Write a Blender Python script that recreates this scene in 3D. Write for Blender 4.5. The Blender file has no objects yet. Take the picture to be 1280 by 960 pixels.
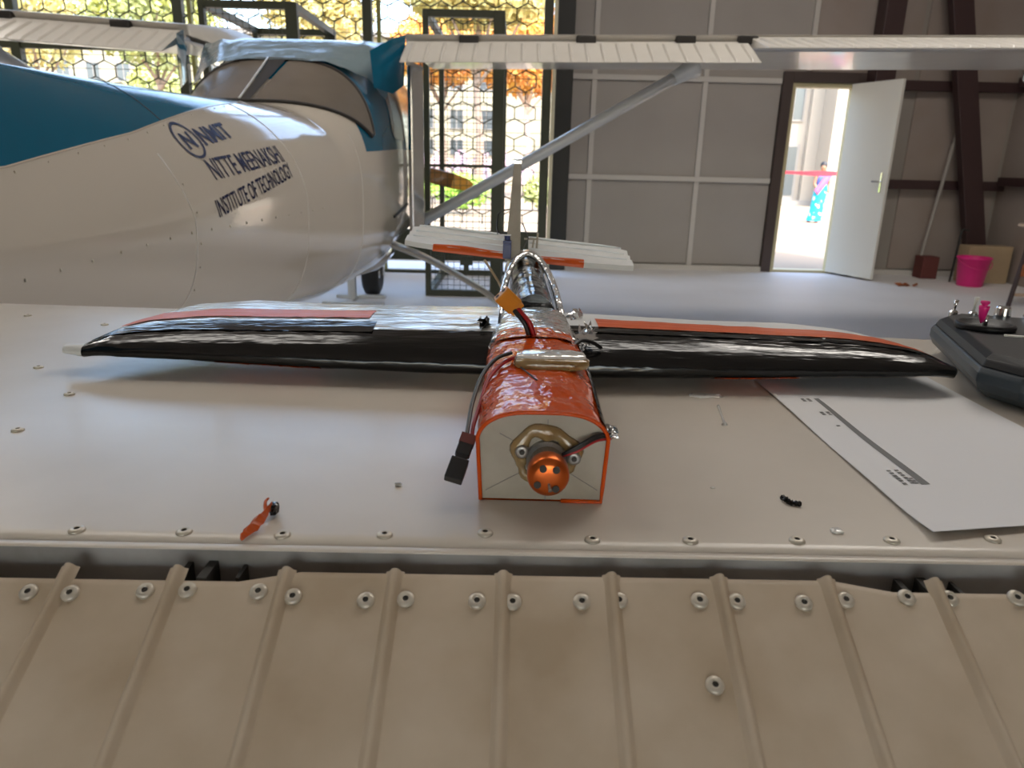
import bpy, math, random
from mathutils import Vector, Matrix
random.seed(7)
sc = bpy.context.scene
COL = sc.collection
PI = math.pi

# ------------------------------------------------------------------ camera
F_PX = 900.0
PITCH, ROLL = math.radians(17.0), math.radians(1.4)
CAM_H = 1.25
fw = Vector((0, math.cos(PITCH), -math.sin(PITCH)))
up0 = Vector((0, math.sin(PITCH), math.cos(PITCH)))
rt = Vector((1, 0, 0)) * math.cos(ROLL) + up0 * math.sin(ROLL)
up = up0 * math.cos(ROLL) - Vector((1, 0, 0)) * math.sin(ROLL)
cd = bpy.data.cameras.new('camera')
cam = bpy.data.objects.new('camera', cd)
COL.objects.link(cam)
m = Matrix.Identity(4)
for i in range(3):
    m[i][0], m[i][1], m[i][2] = rt[i], up[i], -fw[i]
m[2][3] = CAM_H
cam.matrix_world = m
cd.sensor_fit = 'HORIZONTAL'
cd.sensor_width = 36.0
cd.lens = F_PX / 1280 * 36
cd.clip_start = 0.02
cd.clip_end = 400
cd.dof.use_dof = True
cd.dof.focus_distance = 0.62
cd.dof.aperture_fstop = 14.0
sc.camera = cam

# ------------------------------------------------------------------ world, sun, exposure
W = bpy.data.worlds.new('sky')
sc.world = W
W.use_nodes = True
wn = W.node_tree
bg = wn.nodes['Background']
sky = wn.nodes.new('ShaderNodeTexSky')
sky.sky_type = 'NISHITA'
sky.sun_disc = False
sky.sun_elevation = math.radians(58)
sky.sun_rotation = math.radians(150)
sky.air_density = 1.2
sky.dust_density = 3.0
wn.links.new(sky.outputs[0], bg.inputs[0])
bg.inputs[1].default_value = 0.92
sl = bpy.data.lights.new('sun', 'SUN')
sl.energy = 4.6
sl.angle = math.radians(0.6)
sl.color = (1.0, 0.95, 0.86)
sun = bpy.data.objects.new('sun', sl)
COL.objects.link(sun)
sun_dir = Vector((0.42, -0.75, 1.35)).normalized()      # towards the sun: high, behind the camera
sun.rotation_euler = sun_dir.to_track_quat('Z', 'Y').to_euler()
FILL_W = 26.0  # base power of the added fill lamps
sc.view_settings.view_transform = 'Standard'
sc.view_settings.look = 'None'
sc.view_settings.gamma = 1.0
sc.view_settings.use_curve_mapping = False
sc.view_settings.exposure = 0.42
sc.cycles.use_denoising = True
sc.cycles.max_bounces = 8
sc.cycles.diffuse_bounces = 4
sc.cycles.glossy_bounces = 4
sc.cycles.transmission_bounces = 6
sc.cycles.transparent_max_bounces = 12
sc.cycles.sample_clamp_indirect = 6.0

# ------------------------------------------------------------------ materials
MATS = {}
def mat(name, col, rough=0.5, metal=0.0, var=0.0, vscale=6.0, vcol=None, bump=0.0, bscale=40.0, stretch=(1, 1, 1),
        coat=0.0, trans=0.0, spec=0.5, emit=0.0, rvar=0.0, vlo=0.35, vhi=0.7, bdetail=3.0, bdist=0.01, alpha=1.0, vstretch=(1, 1, 1), ior=1.5):
    if name in MATS:
        return MATS[name]
    M = bpy.data.materials.new(name)
    M.use_nodes = True
    t = M.node_tree
    b = t.nodes['Principled BSDF']
    c4 = (*col, 1)
    b.inputs['Base Color'].default_value = c4
    b.inputs['Roughness'].default_value = rough
    b.inputs['Metallic'].default_value = metal
    b.inputs['Specular IOR Level'].default_value = spec
    b.inputs['IOR'].default_value = ior
    b.inputs['Coat Weight'].default_value = coat
    b.inputs['Coat Roughness'].default_value = 0.08
    b.inputs['Transmission Weight'].default_value = trans
    b.inputs['Alpha'].default_value = alpha
    if emit:
        b.inputs['Emission Color'].default_value = c4
        b.inputs['Emission Strength'].default_value = emit
    if var or bump or rvar:
        tc = t.nodes.new('ShaderNodeTexCoord')
    if var or rvar:
        mp = t.nodes.new('ShaderNodeMapping')
        mp.inputs['Scale'].default_value = vstretch
        t.links.new(tc.outputs['Object'], mp.inputs[0])
        n = t.nodes.new('ShaderNodeTexNoise')
        n.inputs['Scale'].default_value = vscale
        n.inputs['Detail'].default_value = 5
        t.links.new(mp.outputs[0], n.inputs['Vector'])
        mr = t.nodes.new('ShaderNodeMapRange')
        mr.inputs[1].default_value = vlo
        mr.inputs[2].default_value = vhi
        t.links.new(n.outputs[0], mr.inputs[0])
        if var:
            mx = t.nodes.new('ShaderNodeMix')
            mx.data_type = 'RGBA'
            vc = vcol or tuple(x * 0.55 for x in col)
            mx.inputs[6].default_value = c4
            mx.inputs[7].default_value = (*vc, 1)
            ml = t.nodes.new('ShaderNodeMath')
            ml.operation = 'MULTIPLY'
            ml.inputs[1].default_value = var
            t.links.new(mr.outputs[0], ml.inputs[0])
            t.links.new(ml.outputs[0], mx.inputs[0])
            t.links.new(mx.outputs[2], b.inputs['Base Color'])
        if rvar:
            r2 = t.nodes.new('ShaderNodeMapRange')
            r2.inputs[3].default_value = rough
            r2.inputs[4].default_value = min(1, rough + rvar)
            t.links.new(n.outputs[0], r2.inputs[0])
            t.links.new(r2.outputs[0], b.inputs['Roughness'])
    if bump:
        mp2 = t.nodes.new('ShaderNodeMapping')
        mp2.inputs['Scale'].default_value = stretch
        t.links.new(tc.outputs['Object'], mp2.inputs[0])
        n2 = t.nodes.new('ShaderNodeTexNoise')
        n2.inputs['Scale'].default_value = bscale
        n2.inputs['Detail'].default_value = bdetail
        t.links.new(mp2.outputs[0], n2.inputs['Vector'])
        bp = t.nodes.new('ShaderNodeBump')
        bp.inputs['Strength'].default_value = bump
        bp.inputs['Distance'].default_value = bdist
        t.links.new(n2.outputs[0], bp.inputs['Height'])
        t.links.new(bp.outputs[0], b.inputs['Normal'])
    MATS[name] = M
    return M

mat('stab_paint', (.68, .62, .54), .25, var=.5, vscale=7, vcol=(.54, .48, .40), bump=.05, bscale=9, rvar=.12, coat=.06)
mat('elev_paint', (.57, .48, .37), .45, var=.9, vscale=14, vcol=(.40, .31, .21), bump=.05, bscale=14, rvar=.2)
mat('fus_paint', (.58, .53, .46), .09, var=.15, vscale=3, vcol=(.55, .5, .43), coat=.6, bump=.06, bscale=3.0, bdist=.03)
mat('wing_paint', (.68, .65, .60), .3, var=.25, vscale=6, vcol=(.5, .46, .40), coat=.3)
mat('blue_paint', (.002, .105, .19), .12, coat=.0, spec=.3, var=.25, vscale=5, vcol=(.02, .12, .20), bump=.05, bscale=4, bdist=.02)
mat('roof_sheet', (.20, .27, .30), .25, coat=.3, var=.4, vscale=5, vcol=(.11, .18, .22), bump=.6, bscale=6, bdist=.03)
mat('spar_grey', (.34, .34, .34), .45, var=.6, vscale=25, vcol=(.10, .09, .08))
mat('dark_gap', (.03, .028, .025), .7)
mat('rivet_metal', (.62, .57, .48), .35, metal=.3, var=.4, vscale=200)
mat('rivet_hole', (.03, .025, .02), .6)
mat('strut_paint', (.70, .72, .72), .3, coat=.3)
mat('window_tint', (.17, .145, .12), .25, metal=.15, coat=.15, var=.4, vscale=3, vcol=(.26, .22, .185))
mat('gasket', (.025, .022, .02), .5)
mat('navy_ink', (.008, .012, .06), .5, spec=.3)
mat('rubber', (.02, .02, .02), .75, bump=.3, bscale=60)
mat('chrome', (.75, .75, .75), .18, metal=1)
mat('prop_brown', (.28, .13, .03), .35, coat=.3)
mat('prop_yellow', (.75, .36, .03), .4)
mat('orange_film', (.64, .08, .006), .12, coat=.12, spec=.22, var=.5, vscale=18, vcol=(.45, .055, .008), bump=.8, bscale=48, bdist=.005, stretch=(1.3, .8, 1), bdetail=2.5)
mat('orange_tape', (.72, .11, .012), .38, spec=.35, var=.4, vscale=30, vcol=(.5, .06, .008), bump=.4, bscale=40, bdist=.004, stretch=(.4, 2, 1))
mat('black_film', (.009, .009, .009), .1, coat=.1, spec=.4, bump=.45, bscale=26, bdist=.005, stretch=(.5, 3, 2), rvar=.08)
mat('silver_film', (.80, .80, .80), .16, metal=.85, bump=.7, bscale=30, bdist=.007, stretch=(.8, 1.4, 1.4))
mat('silver_film_wing', (.80, .80, .78), .2, metal=.6, bump=.6, bscale=30, bdist=.006, stretch=(.4, 2.5, 1.5))
mat('dark_chrome', (.10, .11, .12), .14, metal=.9, bump=.5, bscale=34, bdist=.006)
mat('clear_tape', (.85, .84, .80), .12, metal=.35, coat=1, bump=.8, bscale=60, bdist=.004)
mat('foam_grey', (.44, .40, .33), .6, var=.6, vscale=30, vcol=(.29, .25, .19), bump=.15, bscale=120, bdist=.002)
mat('wing_strip', (.86, .90, .92), .25, coat=.3)
mat('foam_white', (.74, .75, .74), .5, var=.15, vscale=30)
mat('amber_glue', (.34, .20, .06), .18, coat=.8, trans=.25, var=.4, vscale=60, vcol=(.6, .5, .3), bump=.5, bscale=90, bdist=.004)
mat('motor_grey', (.34, .33, .31), .35, metal=.7)
mat('motor_orange', (.62, .13, .025), .28, metal=.85)
mat('black_plastic', (.014, .014, .015), .42)
mat('wire_black', (.012, .012, .013), .4)
mat('wire_red', (.38, .012, .015), .4)
mat('xt_yellow', (.62, .24, .02), .4)
mat('servo_blue', (.02, .04, .16), .3, trans=.1)
mat('wood_light', (.60, .45, .28), .6)
mat('tx_black', (.012, .012, .013), .42, spec=.25, bump=.15, bscale=400, bdist=.0006)
mat('tx_slate', (.04, .052, .062), .36, spec=.35)
mat('tx_panel', (.055, .05, .048), .4, var=.4, vscale=80)
mat('pink_plastic', (.75, .02, .22), .35)
mat('paper', (.80, .80, .81), .75)
mat('ink_grey', (.20, .20, .20), .8)
mat('scrap_orange', (.55, .09, .015), .3, coat=.4)
mat('glue_clear', (.88, .86, .82), .15, coat=.6, trans=.15)
mat('floor_concrete', (.76, .75, .75), .45, var=.3, vscale=1.2, vcol=(.62, .60, .58), rvar=.2)
mat('wall_sheet', (.36, .33, .30), .55, var=.25, vscale=2, vcol=(.28, .25, .22))
mat('wall_base', (.30, .27, .24), .6)
mat('batten_white', (.55, .52, .48), .5)
mat('wall_brown', (.33, .28, .25), .6, var=.4, vscale=1.5, vcol=(.24, .17, .13))
mat('steel_maroon', (.045, .022, .022), .5)
mat('steel_black', (.018, .018, .016), .5)
mat('ceiling_sheet', (.40, .35, .30), .6)
mat('door_white', (.72, .70, .64), .4)
mat('frame_cream', (.50, .44, .26), .5)
mat('frame_brown', (.06, .04, .035), .5)
mat('lamp_glow', (1, .96, .9), .5, emit=2)  # glowing face of the added fill lamps
mat('lamp_body', (.6, .6, .6), .4)
mat('carton_red', (.12, .03, .025), .7)
mat('carton_beige', (.42, .31, .19), .7, var=.2)
mat('wood_orange', (.38, .12, .04), .5, var=.3, vscale=20)
mat('wood_pale', (.50, .36, .26), .5)
mat('gate_paint', (.035, .04, .02), .45)
mat('gate_olive', (.22, .21, .05), .5)
mat('pole_cream', (.62, .58, .42), .5)
mat('outside_ground', (.27, .21, .145), .9, var=.35, vscale=.6, vcol=(.20, .155, .11))
mat('building_cream', (.36, .33, .23), .85, var=.15, vscale=.5)
mat('building_white', (.36, .315, .25), .85)
mat('building_trim', (.27, .25, .22), .8)
mat('glass_far', (.08, .095, .10), .15, coat=.3)
mat('bark', (.32, .24, .18), .9)
mat('bark_pale', (.7, .55, .45), .9)
mat('leaf_orange', (.80, .36, .10), .6, var=.8, vscale=1.1, vcol=(.65, .45, .06))
mat('leaf_yellow', (.74, .60, .22), .6, var=.8, vscale=.9, vcol=(.48, .50, .22))
mat('leaf_green', (.36, .42, .20), .6, var=.8, vscale=.9, vcol=(.5, .5, .08))
mat('leaf_bright', (.30, .50, .06), .6)
mat('bloom', (.75, .45, .5), .6, var=.9, vscale=2.5, vcol=(.3, .4, .6))
mat('tape_red', (.75, .03, .05), .5)
mat('skin', (.32, .16, .09), .6)
mat('hair', (.012, .01, .01), .5)
mat('sari_teal', (.01, .38, .45), .6, var=1, vscale=9, vcol=(.75, .85, .85), vlo=.60, vhi=.66)
mat('sari_pink', (.62, .12, .25), .6)
mat('blouse_blue', (.10, .14, .45), .6)
mat('shoe', (.25, .03, .05), .6)

# ------------------------------------------------------------------ mesh helpers
def combine(*parts):
    V, Fs = [], []
    for v, f in parts:
        o = len(V)
        V += [tuple(p) for p in v]
        Fs += [tuple(i + o for i in q) for q in f]
    return V, Fs

def box(x0, x1, y0, y1, z0, z1):
    v = [(x, y, z) for z in (z0, z1) for y in (y0, y1) for x in (x0, x1)]
    f = [(0, 2, 3, 1), (4, 5, 7, 6), (0, 1, 5, 4), (1, 3, 7, 5), (3, 2, 6, 7), (2, 0, 4, 6)]
    return v, f

def beam(a, b, w, h, upv=(0, 0, 1)):
    a, b = Vector(a), Vector(b)
    d = (b - a).normalized()
    s = d.cross(Vector(upv))
    if s.length < 1e-4:
        s = d.cross(Vector((1, 0, 0)))
    s.normalize()
    u = s.cross(d)
    v = []
    for p in (a, b):
        for sx, sz in ((-1, -1), (1, -1), (1, 1), (-1, 1)):
            v.append(tuple(p + s * sx * w / 2 + u * sz * h / 2))
    f = [(0, 1, 2, 3), (7, 6, 5, 4)] + [(i, i + 4, (i + 1) % 4 + 4, (i + 1) % 4) for i in range(4)]
    return v, f

def tube(path, r, n=8, closed=False):
    P = [Vector(p) for p in path]
    V, Fs = [], []
    prev = None
    N = len(P)
    for i, p in enumerate(P):
        if closed:
            d = P[(i + 1) % N] - P[i - 1]
        else:
            d = P[min(i + 1, N - 1)] - P[max(i - 1, 0)]
        d.normalize()
        if prev is None:
            s = d.cross(Vector((0, 0, 1)))
            if s.length < 1e-3:
                s = d.cross(Vector((1, 0, 0)))
        else:
            s = prev - d * prev.dot(d)
        s.normalize()
        prev = s
        u = d.cross(s)
        rr = r[i] if isinstance(r, (list, tuple)) else r
        for k in range(n):
            a = 2 * PI * k / n
            V.append(tuple(p + (s * math.cos(a) + u * math.sin(a)) * rr))
    for i in range(N if closed else N - 1):
        j = (i + 1) % N
        for k in range(n):
            k2 = (k + 1) % n
            Fs.append((i * n + k, i * n + k2, j * n + k2, j * n + k))
    if not closed:
        Fs.append(tuple(range(n))[::-1])
        Fs.append(tuple((N - 1) * n + k for k in range(n)))
    return V, Fs

def smooth_path(pts, k=6):
    P = [Vector(p) for p in pts]
    out = []
    for i in range(len(P) - 1):
        p0, p1, p2, p3 = P[max(i - 1, 0)], P[i], P[i + 1], P[min(i + 2, len(P) - 1)]
        for j in range(k):
            t = j / k
            out.append(0.5 * ((2 * p1) + (p2 - p0) * t + (2 * p0 - 5 * p1 + 4 * p2 - p3) * t * t + (3 * p1 - p0 - 3 * p2 + p3) * t ** 3))
    out.append(P[-1])
    return out

def lathe(profile, n=24, c=(0, 0, 0), axis='Z'):
    """profile of (r, h); closed with end caps"""
    V, Fs = [], []
    for r, h in profile:
        for k in range(n):
            a = 2 * PI * k / n
            x, y = r * math.cos(a), r * math.sin(a)
            if axis == 'Z': p = (x, y, h)
            elif axis == 'Y': p = (x, h, -y)
            else: p = (h, x, y)
            V.append((p[0] + c[0], p[1] + c[1], p[2] + c[2]))
    for i in range(len(profile) - 1):
        for k in range(n):
            k2 = (k + 1) % n
            Fs.append((i * n + k, i * n + k2, (i + 1) * n + k2, (i + 1) * n + k))
    Fs.append(tuple(range(n))[::-1])
    Fs.append(tuple((len(profile) - 1) * n + k for k in range(n)))
    return V, Fs

def loft(rows, closed=False, cap=False):
    n = len(rows[0])
    V = [tuple(p) for r in rows for p in r]
    Fs = []
    for i in range(len(rows) - 1):
        for k in range(n if closed else n - 1):
            k2 = (k + 1) % n
            Fs.append((i * n + k, i * n + k2, (i + 1) * n + k2, (i + 1) * n + k))
    if cap:
        Fs.append(tuple(range(n))[::-1])
        Fs.append(tuple((len(rows) - 1) * n + k for k in range(n)))
    return V, Fs

def prism_y(poly, y0, y1):
    n = len(poly)
    V = [(x, y0, z) for x, z in poly] + [(x, y1, z) for x, z in poly]
    Fs = [tuple(range(n)), tuple(range(2 * n - 1, n - 1, -1))] + [(i, i + n, (i + 1) % n + n, (i + 1) % n) for i in range(n)]
    return V, Fs

def prism_z(poly, z0, z1):
    n = len(poly)
    V = [(x, y, z0) for x, y in poly] + [(x, y, z1) for x, y in poly]
    Fs = [tuple(range(n))[::-1], tuple(range(n, 2 * n))] + [(i, (i + 1) % n, (i + 1) % n + n, i + n) for i in range(n)]
    return V, Fs

ROOTLOC = {}
def root(name, label, cat, loc, group=None, rotz=0):
    o = bpy.data.objects.new(name, None)
    COL.objects.link(o)
    o.location = loc
    o.rotation_euler = (0, 0, rotz)
    o.empty_display_size = .05
    o['label'] = label
    o['category'] = cat
    if group: o['group'] = group
    ROOTLOC[o.name] = Vector(loc)
    return o

def mesh_data(name, vf, mats, smooth=False):
    me = bpy.data.meshes.new(name)
    me.from_pydata(vf[0], [], vf[1])
    for mm in ([mats] if isinstance(mats, str) else mats):
        me.materials.append(MATS[mm])
    if smooth:
        me.polygons.foreach_set('use_smooth', [True] * len(me.polygons))
    me.update()
    return me

def fix_normals(me):
    import bmesh
    b = bmesh.new()
    b.from_mesh(me)
    bmesh.ops.recalc_face_normals(b, faces=b.faces)
    b.to_mesh(me)
    b.free()

def obj(name, vf, m, parent=None, smooth=False, bevel=0.0, label=None, cat=None, group=None, kind=None, local=False, loc=None, rot=None, recalc=True, angle=None):
    me = vf if isinstance(vf, bpy.types.Mesh) else mesh_data(name, vf, m, smooth)
    if recalc and not isinstance(vf, bpy.types.Mesh):
        fix_normals(me)
    o = bpy.data.objects.new(name, me)
    COL.objects.link(o)
    if parent is not None:
        o.parent = parent
        if parent.name in ROOTLOC and not local:
            o.matrix_parent_inverse = Matrix.Translation(-ROOTLOC[parent.name])
    if loc is not None: o.location = loc
    if rot is not None: o.rotation_euler = rot
    if bevel:
        b = o.modifiers.new('bevel', 'BEVEL')
        b.width = bevel
        b.segments = 2
        b.limit_method = 'ANGLE'
    if smooth and angle:
        pass
    if label: o['label'] = label
    if cat: o['category'] = cat
    if group: o['group'] = group
    if kind: o['kind'] = kind
    return o

def struct(name, vf, m, parent=None, **k):
    return obj(name, vf, m, parent, kind='structure' if parent is None else None, **k)

def lerp(a, b, t): return a + (b - a) * t
def interp(tab, x):
    if x <= tab[0][0]: return tab[0][1]
    for (a, p), (b, q) in zip(tab, tab[1:]):
        if x <= b: return lerp(p, q, (x - a) / (b - a))
    return tab[-1][1]

# ================================================================== THE HANGAR
WX0, WX1, WY0, WY1, WZ = -9.5, 6.0, -9.0, 9.35, 5.6
GATE_Y, GATE_X1, GATE_TOP = 8.5, 0.36, 4.9
struct('floor', box(WX0 - .2, WX1 + .2, WY0 - .2, WY1 + .15, -.2, 0), 'floor_concrete')
struct('ceiling', box(WX0 - .2, WX1 + .2, WY0 - .2, WY1 + .2, WZ, WZ + .15), 'ceiling_sheet')
struct('wall_left', box(WX0 - .15, WX0, WY0, WY1 + .15, 0, WZ), 'wall_brown')
# wide opening added in the unseen rear wall to let in fill light
struct('wall_rear', combine(box(WX0, -3.6, WY0 - .15, WY0, 0, WZ), box(2.6, WX1, WY0 - .15, WY0, 0, WZ), box(-3.6, 2.6, WY0 - .15, WY0, 3.0, WZ)), 'wall_brown')
wr = struct('wall_right', box(WX1, WX1 + .15, WY0, WY1 + .15, 0, WZ), 'wall_brown')
DX0, DX1, DZ = 3.27, 4.06, 2.26
wb = struct('wall_back', combine(box(.5, DX0, WY1, WY1 + .12, 0, WZ), box(DX0, DX1, WY1, WY1 + .12, DZ, WZ), box(DX1, WX1, WY1, WY1 + .12, 0, WZ),
                                 box(WX0, .5, WY1, WY1 + .12, GATE_TOP, WZ)), 'wall_base')
# grey sheet panels and pale battens of the back wall
xs = [.52, .90, 2.23, 3.45, 4.75, 5.98]
zs = [.05, 1.12, 2.27, 3.4, 4.5, 5.58]
for i in range(len(xs) - 1):
    for j in range(len(zs) - 1):
        x0, x1, z0, z1 = xs[i] + .03, xs[i + 1] - .03, zs[j] + .03, zs[j + 1] - .03
        if x1 > DX0 - .15 and x0 < DX1 + .1 and z0 < DZ:
            if x0 < DX0 - .3: x1 = DX0 - .13
            elif x1 > DX1 + .3 and x0 > 3.5: x0 = max(x0, DX1 + .12)
            else: continue
        obj('panel', box(x0, x1, WY1 - .02, WY1 + .01, z0, z1), 'wall_sheet' if x1 < 4.0 else 'wall_brown', wb, bevel=.004)
for x in xs[1:4]:
    if x < 3.3:
        obj('batten', box(x - .03, x + .03, WY1 - .05, WY1, 0.05, WZ), 'batten_white', wb, bevel=.004)
    else:
        obj('batten', box(x - .03, x + .03, WY1 - .05, WY1, 2.4, WZ), 'batten_white', wb, bevel=.004)
for z in zs[1:4]:
    obj('batten', box(.5, DX0 - .13 if z < 2.4 else 4.0, WY1 - .055, WY1 - .005, z - .03, z + .03), 'batten_white', wb, bevel=.004)
struct('baseboard_back', combine(box(.5, DX0 - .12, WY1 - .06, WY1, 0, .06), box(DX1 + .12, WX1, WY1 - .06, WY1, 0, .06)), 'batten_white')
# maroon girts
for z in (1.12, 2.25, 3.45):
    obj('girt', box(DX1 + .12 if z < 2.4 else 4.2, WX1, WY1 - .13, WY1 - .02, z - .055, z + .055), 'steel_maroon', wb, bevel=.005)
    obj('girt', box(WX1 - .12, WX1 - .0, -6, WY1 - .15, z - .05 + .06, z + .05 + .06), 'steel_maroon', wr, bevel=.005)
# steel column by the door, raking column in the corner, pale tie rod
obj('steel_column', box(4.13, 4.36, WY1 - .30, WY1 - .06, 0, WZ), 'steel_maroon', None, bevel=.01, label='dark maroon steel column behind the open white door', cat='column')
obj('steel_column', prism_y([(5.66, 0), (5.90, 0), (5.07 - .70, WZ), (4.82 - .70, WZ)][0:2] + [(4.42, WZ), (4.17, WZ)], 9.0, 9.12), 'steel_maroon', None, bevel=.01,
    label='dark maroon steel column leaning inwards beside the pink bucket', cat='column')
obj('tie_rod', tube([(5.10, 9.2, 0.05), (5.32, 9.2, 2.15)], .022, 8), 'wall_sheet', wb)
# steel column at the gate
obj('steel_column', box(.40, .62, 9.0, 9.3, 0, WZ), 'steel_black', None, bevel=.01, label='black steel column between the mesh gate and the grey panelled wall', cat='column')
obj('gate_post', box(.354, .394, 8.42, 8.46, 0, 4.9), 'pole_cream', None, bevel=.005, label='thin cream post standing beside the black steel column', cat='post')

# door
d1 = root('door_1', 'white hinged door standing open in a dark brown frame', 'door', (3.66, WY1, 0))
d1['kind'] = 'structure'
fr = combine(box(DX0 - .12, DX0, WY1 - .07, WY1 + .12, 0, DZ + .12), box(DX1, DX1 + .12, WY1 - .07, WY1 + .12, 0, DZ + .12), box(DX0, DX1, WY1 - .07, WY1 + .12, DZ, DZ + .12))
obj('door_frame', fr, 'frame_brown', d1, bevel=.006)
obj('inner_frame', combine(box(DX0, DX0 + .05, WY1 - .04, WY1 + .10, 0, DZ), box(DX1 - .05, DX1, WY1 - .04, WY1 + .10, 0, DZ), box(DX0 + .05, DX1 - .05, WY1 - .04, WY1 + .10, DZ - .05, DZ)), 'frame_cream', d1, bevel=.004)
obj('threshold', box(DX0, DX1, WY1 - .05, WY1 + .12, 0, .03), 'frame_cream', d1)
ang = math.radians(-66)
hx, hy = DX1 - .07, WY1 - .06
dirx, diry = math.cos(ang), math.sin(ang)
LW = .70
lf = obj('door_leaf', beam((hx, hy, (DZ + .02) / 2), (hx + dirx * LW, hy + diry * LW, (DZ + .02) / 2), .04, DZ - .03), 'door_white', d1, bevel=.004)
hp = (hx + dirx * .62, hy + diry * .62)
nx, ny = diry, -dirx
obj('door_handle', combine(tube([(hp[0] + nx * .02, hp[1] + ny * .02, 1.15), (hp[0] + nx * .06, hp[1] + ny * .06, 1.15), (hp[0] + nx * .06 - dirx * .09, hp[1] + ny * .06 - diry * .09, 1.15)], .011, 8),
                           beam((hp[0] + nx * .022, hp[1] + ny * .022, 1.03), (hp[0] + nx * .022, hp[1] + ny * .022, 1.25), .035, .008)), 'chrome', lf)

# fill lamps added under the ceiling, out of view, to brighten the hall
FILL_LAMPS = [(-6.5, 3.2), (-2.6, 3.2), (1.3, 3.2), (-6.5, 6.7), (3.0, 4.8)]
for k, (x, y) in enumerate(FILL_LAMPS):
    l = root('ceiling_lamp', ['ceiling panel lamp above the left wing tip', 'ceiling panel lamp above the aircraft tail cone', 'ceiling panel lamp above the right wing flap', 'ceiling panel lamp by the far left part of the gate', 'ceiling panel lamp by the grey panelled wall'][k], 'lamp', (x, y, WZ - .35), 'ceiling panel lamps')
    obj('housing', box(x - 1.2, x + 1.2, y - .6, y + .6, WZ - .33, WZ - .27), 'lamp_body', l, bevel=.01)
    for hx_ in (-1., 1.):
        obj('hanger', tube([(x + hx_, y, WZ - .28), (x + hx_, y, WZ)], .006, 6), 'lamp_body', l)
    obj('diffuser', box(x - 1.16, x + 1.16, y - .56, y + .56, WZ - .345, WZ - .331), 'lamp_glow', l)
    ld = bpy.data.lights.new('lamp_light', 'AREA')
    ld.shape = 'RECTANGLE'
    ld.size, ld.size_y = 2.3, 1.1
    ld.energy = FILL_W * (1.9 if y > 4 else .6)
    ld.color = (1.0, .93, .84)
    lo = bpy.data.objects.new('lamp_light', ld)
    COL.objects.link(lo)
    lo.parent = l
    lo.location = (0, 0, -.005)

# ================================================================== MESH GATE
def hexmesh(x0, x1, z0, z1, y, w, h, r):
    segs = []
    rows = int((z1 - z0) / (h * .75)) + 1
    cols = int((x1 - x0) / w) + 1
    for j in range(rows):
        for i in range(cols):
            cx = x0 + w * (i + .5 * (j % 2)) + w / 2
            cz = z0 + h * .75 * j + h / 2
            P = [(cx - w / 2, cz - h / 4), (cx - w / 2, cz + h / 4), (cx, cz + h / 2), (cx + w / 2, cz + h / 4)]
            for a, b in zip(P, P[1:]):
                if max(a[0], b[0]) <= x1 and max(a[1], b[1]) <= z1 + .02:
                    segs.append(beam((a[0], y, a[1]), (b[0], y, b[1]), r * 2, r * 2, (0, 1, 0)))
    return combine(*segs)

def gridmesh(x0, x1, z0, z1, y, d, r):
    segs = []
    n = int((x1 - x0) / d)
    for i in range(1, n):
        x = x0 + (x1 - x0) * i / n
        segs.append(beam((x, y, z0), (x, y, z1), r * 2, r * 2))
    n = int((z1 - z0) / d)
    for i in range(1, n):
        z = z0 + (z1 - z0) * i / n
        segs.append(beam((x0, y, z), (x1, y, z), r * 2, r * 2))
    return combine(*segs)

gx = [-8.9, -7.2, -5.45, -3.66, -1.64, .30]
gt = root('mesh_gate', 'large dark steel gate with hexagonal wire mesh behind the aircraft', 'gate', (-4.2, GATE_Y, 0))
for i, x in enumerate(gx):
    obj('gate_post', box(x - .05, x + .05, GATE_Y - .05, GATE_Y + .05, .02, GATE_TOP), 'gate_paint' if i != 3 else 'gate_paint', gt, bevel=.006)
obj('gate_post', box(gx[3] + .10, gx[3] + .14, GATE_Y - .03, GATE_Y + .03, .02, GATE_TOP), 'gate_olive', gt)
obj('gate_post', box(gx[4] + .10, gx[4] + .14, GATE_Y - .03, GATE_Y + .03, .02, GATE_TOP), 'gate_olive', gt)
for z in (2.36, 4.85):
    obj('rail', box(gx[0], gx[-1], GATE_Y - .035, GATE_Y + .035, z - .035, z + .035), 'gate_paint', gt, bevel=.004)
obj('kick_plate', box(gx[0], gx[-1], GATE_Y - .02, GATE_Y + .02, .15, .50), 'gate_paint', gt)
obj('floor_track', box(gx[0], gx[-1], GATE_Y - .04, GATE_Y + .04, 0, .035), 'gate_paint', gt)
obj('wire_mesh', hexmesh(gx[0], gx[-1], .52, GATE_TOP - .05, GATE_Y, .23, .22, .006), 'gate_paint', gt, kind='stuff', recalc=False)
hw = combine(*[beam((gx[0], GATE_Y + .012, z), (gx[-1], GATE_Y + .012, z), .006, .006) for z in [.6 + .14 * k for k in range(30)]])
obj('cross_wire', hw, 'gate_paint', gt, kind='stuff', recalc=False)

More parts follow.
